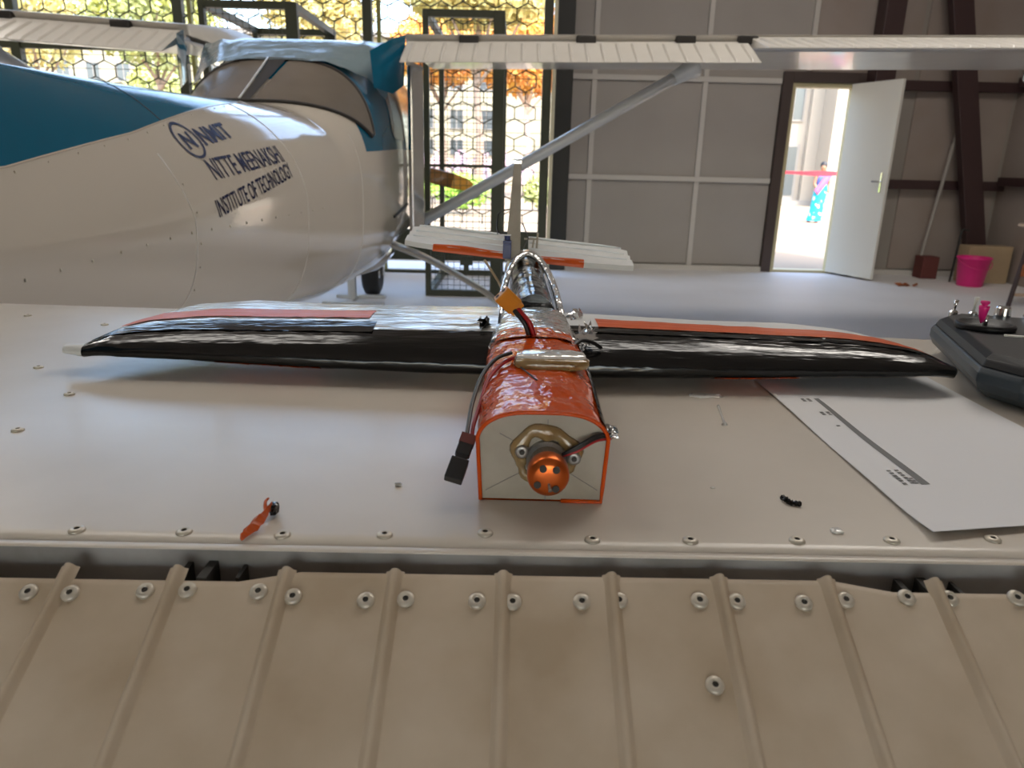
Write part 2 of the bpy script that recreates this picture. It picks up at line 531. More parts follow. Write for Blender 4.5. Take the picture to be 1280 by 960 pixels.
def cage(x0, x1, y0, y1, z1, label, name='mesh_cage'):
    c = root(name, label, 'cage', ((x0 + x1) / 2, (y0 + y1) / 2, 0))
    r = .035
    for x in (x0, x1):
        for y in (y0, y1):
            wd = .07 if (x == x1) else .035
            obj('post', box(x - wd, x + wd * .5, y - r, y + r, 0, z1), 'gate_paint', c, bevel=.004)
    for z in (.03, 1.22, z1 - .03):
        hh = .03 if z != 1.22 else .012
        for y in (y0, y1):
            obj('rail', box(x0, x1, y - hh, y + hh, z - hh, z + hh), 'gate_paint', c)
        if z != 1.22:
            for x in (x0, x1):
                obj('rail', box(x - .03, x + .03, y0, y1, z - .03, z + .03), 'gate_paint', c)
    obj('wire_mesh', gridmesh(x0, x1, .05, z1 - .05, y0, .055, .0024), 'gate_paint', c, kind='stuff', recalc=False)
    obj('latch', combine(box(x0 + .2, x0 + .34, y1 - .06, y1 + .06, .12, .22), box(x0 + .24, x0 + .30, y1 - .07, y1 - .05, .05, .14)), 'gate_paint', c)
    return c
cage(-.83, -.17, 7.0, 8.38, 2.53, 'tall black steel mesh frame beside the tail of the model aeroplane')
cage(-2.80, -2.0, 7.0, 8.38, 2.56, 'tall black steel mesh frame mostly hidden behind the aircraft cabin')

# ================================================================== OUTSIDE
struct('ground', combine(box(-90, 90, WY1 + .15, 130, -.4, -.08), box(-90, 90, -60, WY0 - .2, -.4, -.08)), 'outside_ground')
def window_on(parent, x0, x1, z0, z1, y):
    f = obj('window', combine(box(x0 - .06, x1 + .06, y - .06, y - .002, z0 - .06, z0), box(x0 - .06, x1 + .06, y - .06, y - .002, z1, z1 + .06),
                              box(x0 - .06, x0, y - .06, y - .002, z0, z1), box(x1, x1 + .06, y - .06, y - .002, z0, z1)), 'building_trim', parent)
    obj('pane', box(x0, x1, y - .03, y - .004, z0, z1), 'glass_far', f)
    obj('glazing_bar', box((x0 + x1) / 2 - .02, (x0 + x1) / 2 + .02, y - .05, y - .03, z0, z1), 'building_trim', f)

b1 = root('building', 'cream block with rows of dark windows seen through the mesh gate', 'building', (-14, 52, -.08))
obj('wall', box(-40, 3.5, 48, 56, -.08, 8.4), 'building_cream', b1)
obj('roof_slab', box(-40.4, 3.9, 47.6, 56.4, 8.4, 8.7), 'building_trim', b1)
for r_, (z0, z1) in enumerate(((1.75, 2.6), (3.3, 4.35), (5.6, 6.6))):
    for k in range(20):
        x0 = -37.9 + 1.87 * k + (.0 if r_ != 2 else .0)
        window_on(b1, x0 - .02, x0 + .75, z0, z1, 48)
b2 = root('building', 'white rendered house with two windows seen through the open doorway', 'building', (16, 34, -.08))
obj('wall', box(6.5, 26, 30, 38, -.08, 9), 'building_white', b2)
obj('pilaster', box(11.3, 11.75, 29.75, 30, -.08, 9), 'building_white', b2)
obj('plinth', box(6.5, 26, 29.6, 30, -.08, .12), 'building_trim', b2)
obj('wall', box(11.75, 22, 28.6, 29.99, -.08, 9), 'building_white', b2)
window_on(b2, 10.3, 11.05, 3.15, 4.35, 30)
f_ = obj('door', box(10.15, 11.1, 29.9, 29.99, .12, 2.25), 'building_trim', b2)
obj('pane', box(10.25, 11.0, 29.88, 29.9, .3, 2.15), 'glass_far', f_)

def leaves(c, rad, n, size, squash=1.0):
    V, Fs = [], []
    for k in range(n):
        d = Vector((random.gauss(0, 1), random.gauss(0, 1), random.gauss(0, 1))).normalized()
        rr = (random.random() ** .45)
        p = Vector(c) + Vector((d.x * rad[0], d.y * rad[1], d.z * rad[2])) * rr
        a = Vector((random.gauss(0, 1), random.gauss(0, 1), random.gauss(0, 1))).normalized()
        b = a.orthogonal().normalized()
        s = size * random.uniform(.6, 1.3)
        i = len(V)
        V += [tuple(p - a * s), tuple(p + b * s * .45), tuple(p + a * s), tuple(p - b * s * .45)]
        Fs.append((i, i + 1, i + 2, i + 3))
    return V, Fs

def tree(x, y, h, rad, zc, leaf, label, bark='bark', n=2600, tr=.16, size=.15):
    t = root('tree', label, 'tree', (x, y, -.08), 'trees beyond the gate')
    path = smooth_path([(x, y, -.08), (x + .1, y, h * .3), (x - .05, y + .1, h * .6), (x + .1, y, h)], 5)
    obj('trunk', tube(path, [tr * (1 - .65 * i / (len(path) - 1)) for i in range(len(path))], 8), bark, t, smooth=True)
    for k in range(5):
        a = k * 1.3
        obj('branch', tube([(x, y, h * .55 + .1 * k), (x + math.cos(a) * rad[0] * .4, y + math.sin(a) * rad[1] * .4, h * .75 + .15 * k), (x + math.cos(a) * rad[0] * .75, y + math.sin(a) * rad[1] * .75, zc + .2 * k)], [tr * .4, tr * .25, tr * .08], 6), bark, t, smooth=True)
    obj('crown', leaves((x, y, zc), rad, int(n * 2.4), size), leaf, t, kind='stuff', recalc=False)

tree(.35, 31, 5.8, (2.6, 2.0, 1.7), 5.5, 'leaf_orange', 'tall orange-leaved tree beside the gate post, right of the model tail fin', 'bark_pale', 2600)
tree(-3.6, 36, 6.3, (2.4, 2.2, 1.6), 6.2, 'leaf_orange', 'orange-leaved tree in front of the cream block, above the propeller', 'bark', 2800)
tree(-1.3, 24, 6.4, (2.4, 2.0, 1.2), 6.3, 'leaf_yellow', 'yellow-leaved tree showing above the right wing flap', 'bark', 3000)
tree(-7.6, 30, 6.8, (2.3, 2, 1.9), 7.0, 'leaf_yellow', 'yellow-green tree showing above the cabin roof', 'bark', 2300)
tree(-13.5, 29, 6.5, (2.6, 2, 2.4), 6.6, 'leaf_green', 'green tree showing between the cabin roof and the left wing flap', 'bark', 2600)
tree(-20.5, 33, 7.0, (3.2, 2.4, 2.8), 7.4, 'leaf_yellow', 'yellow-green tree at the far left above the left wing', 'bark', 2600)
tree(-16.6, 36, 4.6, (1.8, 1.8, 1.7), 3.6, 'leaf_green', 'low green tree showing under the left wing flap', 'bark', 2000)
def shrub(x, y, rad, h, leaf, label, n=700):
    s = root('shrub', label, 'shrub', (x, y, -.08), 'shrubs beyond the gate')
    obj('stem', tube([(x, y, -.08), (x + .05, y, h * .5)], .03, 6), 'bark', s)
    obj('foliage', leaves((x, y, h * .55), (rad, rad * .7, h * .5), n, .09), leaf, s, kind='stuff', recalc=False)
shrub(-3.25, 24, .75, 1.0, 'leaf_bright', 'low bright green shrub seen left of the propeller blade tip')
shrub(-1.45, 20, .8, .95, 'leaf_bright', 'low bright green shrub seen above the wing strut')
shrub(.65, 22, .5, .9, 'leaf_green', 'low dark green shrub seen right of the model tail fin')
for k, x in enumerate((-5.6, -4.4, -3.2, -2.0, -.8, .4)):
    shrub(x, 43, .62, 1.85, 'bloom', ['pale flowering bush at the foot of the cream block, %s of six from the left' % w for w in ('first', 'second', 'third', 'fourth', 'fifth', 'sixth')][k], 420)  # bushes stand in for small coloured shapes of unknown nature

# red barrier tape and its two posts
bt = root('barrier_tape', 'red barrier tape stretched across outside the open doorway', 'tape', (5.4, 14, -.08))
tp = []
for k in range(25):
    u = k / 24
    tp.append((4.2 + 2.6 * u, 14 + .05 * math.sin(u * 9), 1.26 - .05 * math.sin(PI * u), .035 + .012 * math.sin(u * 14)))
V, Fs = [], []
for x, y, z, h in tp:
    V += [(x, y, z - h), (x, y, z + h), (x, y + .004, z + h), (x, y + .004, z - h)]
for i in range(24):
    for k in range(4):
        Fs.append((i * 4 + k, i * 4 + (k + 1) % 4, i * 4 + 4 + (k + 1) % 4, i * 4 + 4 + k))
obj('ribbon', (V, Fs), 'tape_red', bt)
for x in (4.2, 6.8):
    obj('post', combine(tube([(x, 14.03, -.08), (x, 14.03, 1.35)], .025, 8), lathe([(.16, -.08), (.16, -.05), (.03, -.03)], 16, (x, 14.03, 0))), 'steel_black', bt)

# woman in a teal sari walking outside
def skin_body(name, verts, edges, radii, m, parent, root_i=0):
    me = bpy.data.meshes.new(name)
    me.from_pydata(verts, edges, [])
    me.materials.append(MATS[m])
    o = bpy.data.objects.new(name, me)
    COL.objects.link(o)
    sk = o.modifiers.new('skin', 'SKIN')
    sk.use_smooth_shade = True
    lay = me.skin_vertices[0] if me.skin_vertices else None
    if lay is None:
        import bmesh
        b = bmesh.new(); b.from_mesh(me); b.verts.layers.skin.verify(); b.to_mesh(me); b.free()
        lay = me.skin_vertices[0]
    for i, r in enumerate(radii):
        lay.data[i].radius = (r if isinstance(r, tuple) else (r, r))
        lay.data[i].use_root = (i == root_i)
    ss = o.modifiers.new('sub', 'SUBSURF')
    ss.levels = 1
    ss.render_levels = 2
    if parent:
        o.parent = parent
        if parent.name in ROOTLOC:
            o.matrix_parent_inverse = Matrix.Translation(-ROOTLOC[parent.name])
    return o
px, py, pz = 8.13, 20.0, -.08
pr = root('person', 'person in a teal patterned sari walking past the open doorway', 'person', (px, py, pz))
bv = [(0, 0, .80), (0, 0, .98), (0, 0, 1.16), (0, 0, 1.27), (0, 0, 1.33), (-.01, -.01, 1.43), (-.01, -.01, 1.51),
      (-.15, 0, 1.24), (-.20, -.02, 1.02), (-.16, -.12, .88), (-.14, -.18, .84),
      (.15, 0, 1.24), (.20, .02, 1.00), (.17, -.10, .84), (.15, -.16, .80),
      (-.08, 0, .74), (-.13, -.04, .40), (-.18, .04, .06), (-.22, -.02, .03),
      (.08, 0, .74), (.07, .0, .40), (.03, .0, .06), (-.02, -.06, .03)]
bv = [(px + x, py + y, pz + z) for x, y, z in bv]
be = [(0, 1), (1, 2), (2, 3), (3, 4), (4, 5), (5, 6), (2, 7), (7, 8), (8, 9), (9, 10), (2, 11), (11, 12), (12, 13), (13, 14), (0, 15), (15, 16), (16, 17), (17, 18), (0, 19), (19, 20), (20, 21), (21, 22)]
br = [.13, .11, .12, .055, .05, .085, .06, .06, .042, .033, .03, .06, .042, .033, .03, .09, .06, .04, .035, .09, .06, .04, .035]
skin_body('body', bv, be, br, 'skin', pr)
obj('hair', lathe([(.02, 1.40), (.075, 1.42), (.092, 1.47), (.085, 1.53), (.05, 1.57), (.01, 1.58)], 14, (px + .005, py + .022, pz)), 'hair', pr, smooth=True)
obj('hair_bun', lathe([(.01, 1.38), (.045, 1.40), (.05, 1.43), (.03, 1.46), (.005, 1.47)], 10, (px + .02, py + .11, pz)), 'hair', pr, smooth=True)
rows = []
for z, a, b, ox in ((.05, .20, .16, -.08), (.25, .175, .15, -.05), (.5, .17, .15, -.03), (.78, .175, .145, 0), (.95, .15, .125, 0), (1.02, .14, .12, 0)):
    rows.append([(px + ox + a * math.cos(2 * PI * k / 28) * (1 + .05 * math.sin(k * 2.1) * (1.05 - z)), py + b * math.sin(2 * PI * k / 28), pz + z) for k in range(28)])
obj('sari_skirt', loft(rows, True), 'sari_teal', pr, smooth=True, recalc=False)
rows = []
for z, a, b in ((1.0, .145, .125), (1.1, .15, .13), (1.2, .155, .125), (1.26, .13, .10)):
    rows.append([(px + a * math.cos(2 * PI * k / 24), py + b * math.sin(2 * PI * k / 24), pz + z) for k in range(24)])
obj('blouse', loft(rows, True), 'blouse_blue', pr, smooth=True, recalc=False)
drape = []
for k in range(15):
    u = k / 14
    x, z = px + lerp(-.19, .13, u), pz + lerp(.78, 1.28, u)
    yb = py - .165 - .02 * math.sin(u * PI)
    drape.append([(x - .05, yb, z + .06), (x + .05, yb - .012, z - .06), (x + .055, yb + .012, z - .055), (x - .045, yb + .02, z + .065)])
obj('sari_drape', loft(drape, True, True), 'sari_pink', pr, smooth=True)
for sx, sy in ((-.22, -.02), (-.03, -.07)):
    obj('shoe', combine(lathe([(.03, 0), (.045, .01), (.04, .04), (.02, .055)], 12, (px + sx, py + sy, pz))), 'shoe', pr, smooth=True)

# ================================================================== THINGS IN THE CORNER
bk = root('bucket', 'pink plastic bucket standing on the floor in the corner', 'bucket', (5.36, 8.5, 0))
bc = (5.36, 8.5, 0)
obj('body', lathe([(.125, .0), (.135, .01), (.170, .31), (.182, .315), (.187, .33), (.182, .34), (.170, .335), (.163, .31), (.13, .02)], 28, bc), 'pink_plastic', bk, smooth=True)
hp = [(bc[0] + .186 * math.cos(a), bc[1] - .19 * math.sin(a), .31 - .10 * math.sin(a)) for a in [PI * k / 14 for k in range(15)]]
obj('handle', tube(hp, .005, 6), 'pink_plastic', bk, smooth=True)
obj('carton', box(5.42, 5.94, 8.72, 8.94, 0, .44), 'carton_beige', None, bevel=.008, label='beige carton standing behind the pink bucket against the wall', cat='box')
obj('carton', box(5.05, 5.25, 9.0, 9.2, 0, .27), 'carton_red', None, bevel=.006, label='dark red brown carton on the floor left of the pink bucket', cat='box')
obj('broom_handle', tube(smooth_path([(5.30, 8.80, 0), (5.315, 8.80, .3), (5.33, 8.80, .60), (5.36, 8.80, .62), (5.42, 8.80, .615)], 4), .012, 8), 'steel_black', None, smooth=True,
    label='thin dark rod with bent top standing behind the pink bucket', cat='rod')
dk = root('desk', 'school desk with dark metal legs and orange brown board at right edge', 'desk', (5.3, 7.0, 0))
for x0, x1 in ((4.96, 5.04), (5.62, 5.70)):
    for y0 in (6.75, 7.18):
        obj('leg', tube([(x0, y0, 0), (x1, y0, .78)], .022, 8), 'steel_maroon', dk)
obj('top', box(4.92, 5.8, 6.7, 7.24, .78, .81), 'wood_pale', dk, bevel=.005)
obj('board', box(5.0, 5.7, 7.15, 7.19, .30, .42), 'wood_orange', dk, bevel=.004)
obj('foot_rail', box(5.0, 5.68, 7.17, 7.20, .10, .13), 'wood_pale', dk, bevel=.003)
obj('dry_leaf', leaves((4.55, 8.35, .012), (.12, .05, .004), 5, .07), 'wood_orange', None, recalc=False, label='small dry brown leaf litter on the floor near the bucket', cat='litter', kind='stuff')

# small steel stand on the floor in front of the nose wheel
sd = root('floor_stand', 'low grey steel stand with two flat bars by the nose wheel', 'stand', (-1.48, 6.5, 0))
obj('base_bar', box(-1.72, -1.17, 6.36, 6.43, 0, .03), 'strut_paint', sd, bevel=.004)
obj('base_bar', box(-1.68, -1.22, 6.74, 6.80, 0, .03), 'strut_paint', sd, bevel=.004)
obj('cross_bar', box(-1.53, -1.47, 6.43, 6.74, 0, .028), 'strut_paint', sd)
obj('upright', box(-1.53, -1.46, 6.56, 6.63, .028, .36), 'strut_paint', sd, bevel=.006)

# ================================================================== THE LIGHT AIRCRAFT
AC = root('light_aircraft', 'parked cream and blue high-wing light aircraft facing the gate', 'aircraft', (-1.27, 4.5, 0))
FX = -1.27
TB = [(0.3, .10, 1.38, 1.06, .96, 1.0, 2.0), (1.0, .19, 1.43, 1.06, .88, 1.05, 2.2), (1.6, .26, 1.452, 1.06, .80, 1.12, 2.4), (2.4, .36, 1.463, 1.07, .68, 1.5, 2.6), (3.0, .43, 1.474, 1.08, .60, 1.9, 2.9),
      (3.55, .49, 1.492, 1.09, .56, 2.3, 3.2), (4.1, .54, 1.74, 1.10, .56, 2.9, 3.2), (4.45, .555, 1.88, 1.10, .56, 3.3, 3.2), (4.7, .56, 1.92, 1.10, .58, 3.5, 3.0), (5.8, .54, 1.90, 1.10, .66, 3.4, 2.8), (6.4, .46, 1.42, 1.06, .70, 2.8, 2.6), (7.25, .36, 1.30, 1.04, .78, 2.4, 2.4)]
def fpar(Y):
    if Y <= TB[0][0]: return TB[0][1:]
    for a, b in zip(TB, TB[1:]):
        if Y <= b[0]:
            u = (Y - a[0]) / (b[0] - a[0])
            return tuple(p + (q - p) * u for p, q in zip(a[1:], b[1:]))
    return TB[-1][1:]
def S(Y, t, off=0.0):
    w, zt, zm, zb, nu, nl = fpar(Y)
    c, s = math.cos(t), math.sin(t)
    if s >= 0: n, h = nu, zt - zm
    else: n, h = nl, zm - zb
    e = 2.0 / n
    return (FX + math.copysign(abs(c) ** e, c) * (w + off), Y, zm + math.copysign(abs(s) ** e, s) * (h + off))
def t_of_z(Y, z):
    w, zt, zm, zb, nu, nl = fpar(Y)
    if z >= zm: return math.asin(min(1, ((z - zm) / (zt - zm))) ** (nu / 2))
    return -math.asin(min(1, ((zm - z) / (zm - zb))) ** (nl / 2))
SEAM = [(.3, .5), (1.6, .645), (2.12, .80), (3.1, 1.27), (3.5, 1.56)]
def ts(Y): return interp(SEAM, Y)
def frange(a, b, n): return [a + (b - a) * i / (n - 1) for i in range(n)]
YC = 3.84          # cabin part starts here
ysA = frange(.3, 3.5, 65)
ysB = frange(3.5, YC, 8)
rows = [[S(Y, t) for t in frange(PI - ts(Y), 2 * PI + ts(Y), 90)] for Y in ysA] + [[S(Y, t) for t in frange(PI - 1.56, 2 * PI + 1.56, 90)] for Y in ysB[1:]]
fus = obj('fuselage', loft(rows), 'fus_paint', AC, smooth=True)
rows = [[S(Y, t) for t in frange(ts(Y), PI - ts(Y), 31)] for Y in ysA]
deck = obj('top_deck', loft(rows), 'blue_paint', AC, smooth=True, label='blue painted dorsal panel')
obj('joint_strip', combine(tube([S(Y, ts(Y), .0005) for Y in ysA], .0025, 6), tube([S(Y, PI - ts(Y), .0005) for Y in ysA], .0025, 6)), 'fus_paint', deck, smooth=True)
obj('joint', tube([S(2.32, t, .0003) for t in frange(ts(2.32), PI - ts(2.32), 25)], .0016, 6), 'gasket', deck, smooth=True)
# cabin: cream below, blue above the belt line
ysC = frange(YC, 5.9, 40) + frange(5.95, 7.25, 20)
def tb(Y): return t_of_z(Y, min(interp([(3.8, 1.29), (4.6, 1.32), (6, 1.32), (7.3, 1.2)], Y), fpar(Y)[1] - .02))
rows = [[S(Y, t) for t in frange(PI - tb(Y), 2 * PI + tb(Y), 70)] for Y in ysC]
cabl = obj('cabin_lower', loft(rows), 'fus_paint', AC, smooth=True)
rows = [[S(Y, t) for t in frange(tb(Y), PI - tb(Y), 60)] for Y in ysC]
cabu = obj('cabin_upper', loft(rows), 'blue_paint', AC, smooth=True, label='blue painted cabin side and roof')
obj('cowl_face', (([(*S(7.25, t)[:1], 7.252, S(7.25, t)[2]) for t in frange(0, 2 * PI, 41)[:-1]]), [tuple(range(40))]), 'fus_paint', AC)
obj('spinner', lathe([(.13, 7.30), (.12, 7.40), (.08, 7.5), (.01, 7.56)], 20, (FX, 0, 1.10), 'Y'), 'chrome', AC, smooth=True)
# sheet metal roof panel between the flaps
rows = []
for i in range(13):
    v = i / 12
    Y = 4.08 + .62 * v
    row = []
    for j in range(41):
        u = j / 40 * 2 - 1
        s = abs(u)
        z = S(Y, PI / 2)[2] + .012 - .16 * s ** 4 * (1 - .8 * v)
        z += .008 * math.sin(u * 17 + v * 4) * s * (1 - v) + .012 * math.sin(u * 31 + v * 9) * s ** 3
        row.append((FX + u * (.535 + .07 * v), Y + .18 * s ** 4 * (1 - v), z))
    rows.append(row)
obj('roof_panel', loft(rows), 'roof_sheet', cabu, smooth=True, label='wrinkled pale blue grey roof sheet')
# wrap-around rear window, two panes
TW = .36
def wlow(s): return 3.56 + .40 * s ** 1.7
def whigh(s): return 4.10 - .10 * s ** 2.5
def pane(sgn):
    rows = []
    for i in range(25):
        s = .035 + (1 - .035) * i / 24
        t = PI / 2 - sgn * s * (PI / 2 - TW)
        rows.append([S(Y, t, .006) for Y in frange(wlow(s), whigh(s) + .004, 14)])
    return loft(rows)
for sgn in (1, -1):
    obj('rear_window_pane', pane(sgn), 'window_tint', AC, smooth=True)
bord = [S(wlow(abs(s)), PI / 2 - s * (PI / 2 - TW), .006) for s in frange(-1, 1, 61)] + [S(whigh(abs(s)), PI / 2 - s * (PI / 2 - TW), .006) for s in frange(1, -1, 61)]
obj('window_gasket', tube(bord, .009, 8, True), 'gasket', AC, smooth=True)
obj('window_divider', loft([[S(Y, PI / 2 - d, .011) for d in frange(-.022, .03, 5)] for Y in frange(wlow(0), whigh(0), 14)]), 'gasket', AC, smooth=True)
obj('divider_edge', tube([S(Y, PI / 2 + .032, .012) for Y in frange(wlow(0), whigh(0), 14)], .005, 6), 'strut_paint', AC, smooth=True)
# side window and open cabin door on the right side
def side_patch(y0, y1, z0, z1, off, corner=.05, n=10):
    rows = []
    for i in range(n + 1):
        Y = lerp(y0, y1, i / n)
        dz = corner * max(0, 1 - min(Y - y0, y1 - Y) / (corner * 1.2)) ** 2
        rows.append([S(Y, t_of_z(Y, z), off) for z in frange(z0 + dz, z1 - dz, 12)])
    return loft(rows)
obj('side_window', side_patch(4.38, 4.78, 1.37, 1.70, .004), 'window_tint', AC, smooth=True)
dr = obj('cabin_door', combine(beam((-.70, 4.86, .72), (-.655, 5.02, .72), .03, .02), beam((-.695, 4.90, 1.27), (-.65, 5.12, 1.27), .035, 1.12)), 'chrome', AC, bevel=.01, label='open cabin door with shiny inner lining')
obj('door_frame', beam((-.70, 4.88, 1.835), (-.65, 5.12, 1.835), .03, .02), 'fus_paint', dr)
obj('door_sill', tube([S(Y, t_of_z(Y, interp([(4.3, .93), (4.8, .985)], Y)), .004) for Y in frange(4.35, 4.82, 8)], .008, 6), 'gasket', AC)
# frame joints in the skin
for Y, t0, t1 in ((2.155, -.9, .64), (2.985, -.9, 1.2), (3.70, -.9, .55)):
    obj('skin_joint', tube([S(Y, t, .0002) for t in frange(t0, min(t1, ts(Y)), 40)], .0022, 6), 'wing_paint', fus, smooth=True)
# rivets
riv_me = mesh_data('rivet', lathe([(.0036, -.0004), (.0036, .0006), (.0031, .0012), (.0018, .0016), (.0012, .0013), (.0011, .0008)], 14), ['rivet_metal', 'rivet_hole'], True)
fix_normals(riv_me)
for p in riv_me.polygons:
    if len(p.vertices) > 4 and p.center.z > .0005 or (p.center.x ** 2 + p.center.y ** 2) < .0012 ** 2 and p.center.z > 0:
        p.material_index = 1
def rivet(parent, p, nrm, s=1.0):
    o = bpy.data.objects.new('rivet', riv_me)
    COL.objects.link(o)
    o.parent = parent
    o.location = p
    o.rotation_euler = Vector(nrm).to_track_quat('Z', 'Y').to_euler()
    o.scale = (s, s, s)
def surf_rivet(Y, z, s):
    t = t_of_z(Y, z)
    p = Vector(S(Y, t))
    n = (Vector(S(Y + .01, t)) - p).cross(Vector(S(Y, t + .01)) - p)
    if n.x < 0: n = -n
    rivet(fus, p, n, s)
for k in range(17):
    Y = 1.40 + k * .1 * (1 + k * .006)
    surf_rivet(Y, interp([(1.4, .985), (1.72, 1.009), (2.09, 1.035), (3.2, 1.05)], Y), 1.3)
for z in (.86, .93, 1.0, 1.09, 1.17): surf_rivet(2.175, z, 1.2)
for Y in frange(1.5, 3.0, 14):
    t = ts(Y) - .035
    p = Vector(S(Y, t)); n = (Vector(S(Y + .01, t)) - p).cross(Vector(S(Y, t + .01)) - p)
    rivet(fus, p, n if n.x > 0 else -n, 1.0)

# lettering on the fuselage side
def text_mesh(s, size=1.0, bold=0.0, narrow=1.0):
    c = bpy.data.curves.new('txt', 'FONT')
    c.body = s
    c.size = size
    c.offset = bold
    c.resolution_u = 3
    o = bpy.data.objects.new('txt', c)
    COL.objects.link(o)
    dg = bpy.context.evaluated_depsgraph_get()
    me = bpy.data.meshes.new_from_object(o.evaluated_get(dg))
    vs = [tuple(v.co) for v in me.vertices]
    fs = [tuple(p.vertices) for p in me.polygons]
    bpy.data.objects.remove(o)
    bpy.data.meshes.remove(me)
    x0, x1 = min(v[0] for v in vs), max(v[0] for v in vs)
    y0, y1 = min(v[1] for v in vs), max(v[1] for v in vs)
    return [((v[0] - x0) / (x1 - x0), (v[1] - y0) / (y1 - y0)) for v in vs], fs
def lay_on_side(uv, fs, y0, y1, zb0, zb1, h0, h1, name='lettering', shear=0.0, off=.0025):
    V = []
    for u, v in uv:
        Y = lerp(y0, y1, u) + shear * v
        z = lerp(zb0, zb1, u) + v * lerp(h0, h1, u)
        V.append(S(Y, t_of_z(Y, z), off))
    return obj(name, (V, fs), 'navy_ink', fus)
uv, fs = text_mesh('NITTE MEENAKSHI', bold=.006)
lay_on_side(uv, fs, 2.36, 2.90, 1.178, 1.237, .062, .058)
uv, fs = text_mesh('INSTITUTE OF TECHNOLOGY', bold=.008)
lay_on_side(uv, fs, 2.29, 2.91, 1.068, 1.182, .052, .052)
uv, fs = text_mesh('NMIT', bold=.03)
lay_on_side(uv, fs, 2.44, 2.66, 1.282, 1.318, .05, .045)
uv, fs = text_mesh('N', bold=.03)
lay_on_side(uv, fs, 2.335, 2.395, 1.268, 1.278, .045, .045)
ring = [(.5 + .5 * math.cos(a) * r, .5 + .5 * math.sin(a) * r) for r in (1, .86) for a in [2 * PI * k / 40 for k in range(40)]]
rf = [(k, (k + 1) % 40, 40 + (k + 1) % 40, 40 + k) for k in range(40)]
lay_on_side(ring, rf, 2.30, 2.43, 1.235, 1.252, .105, .105, 'emblem_ring')

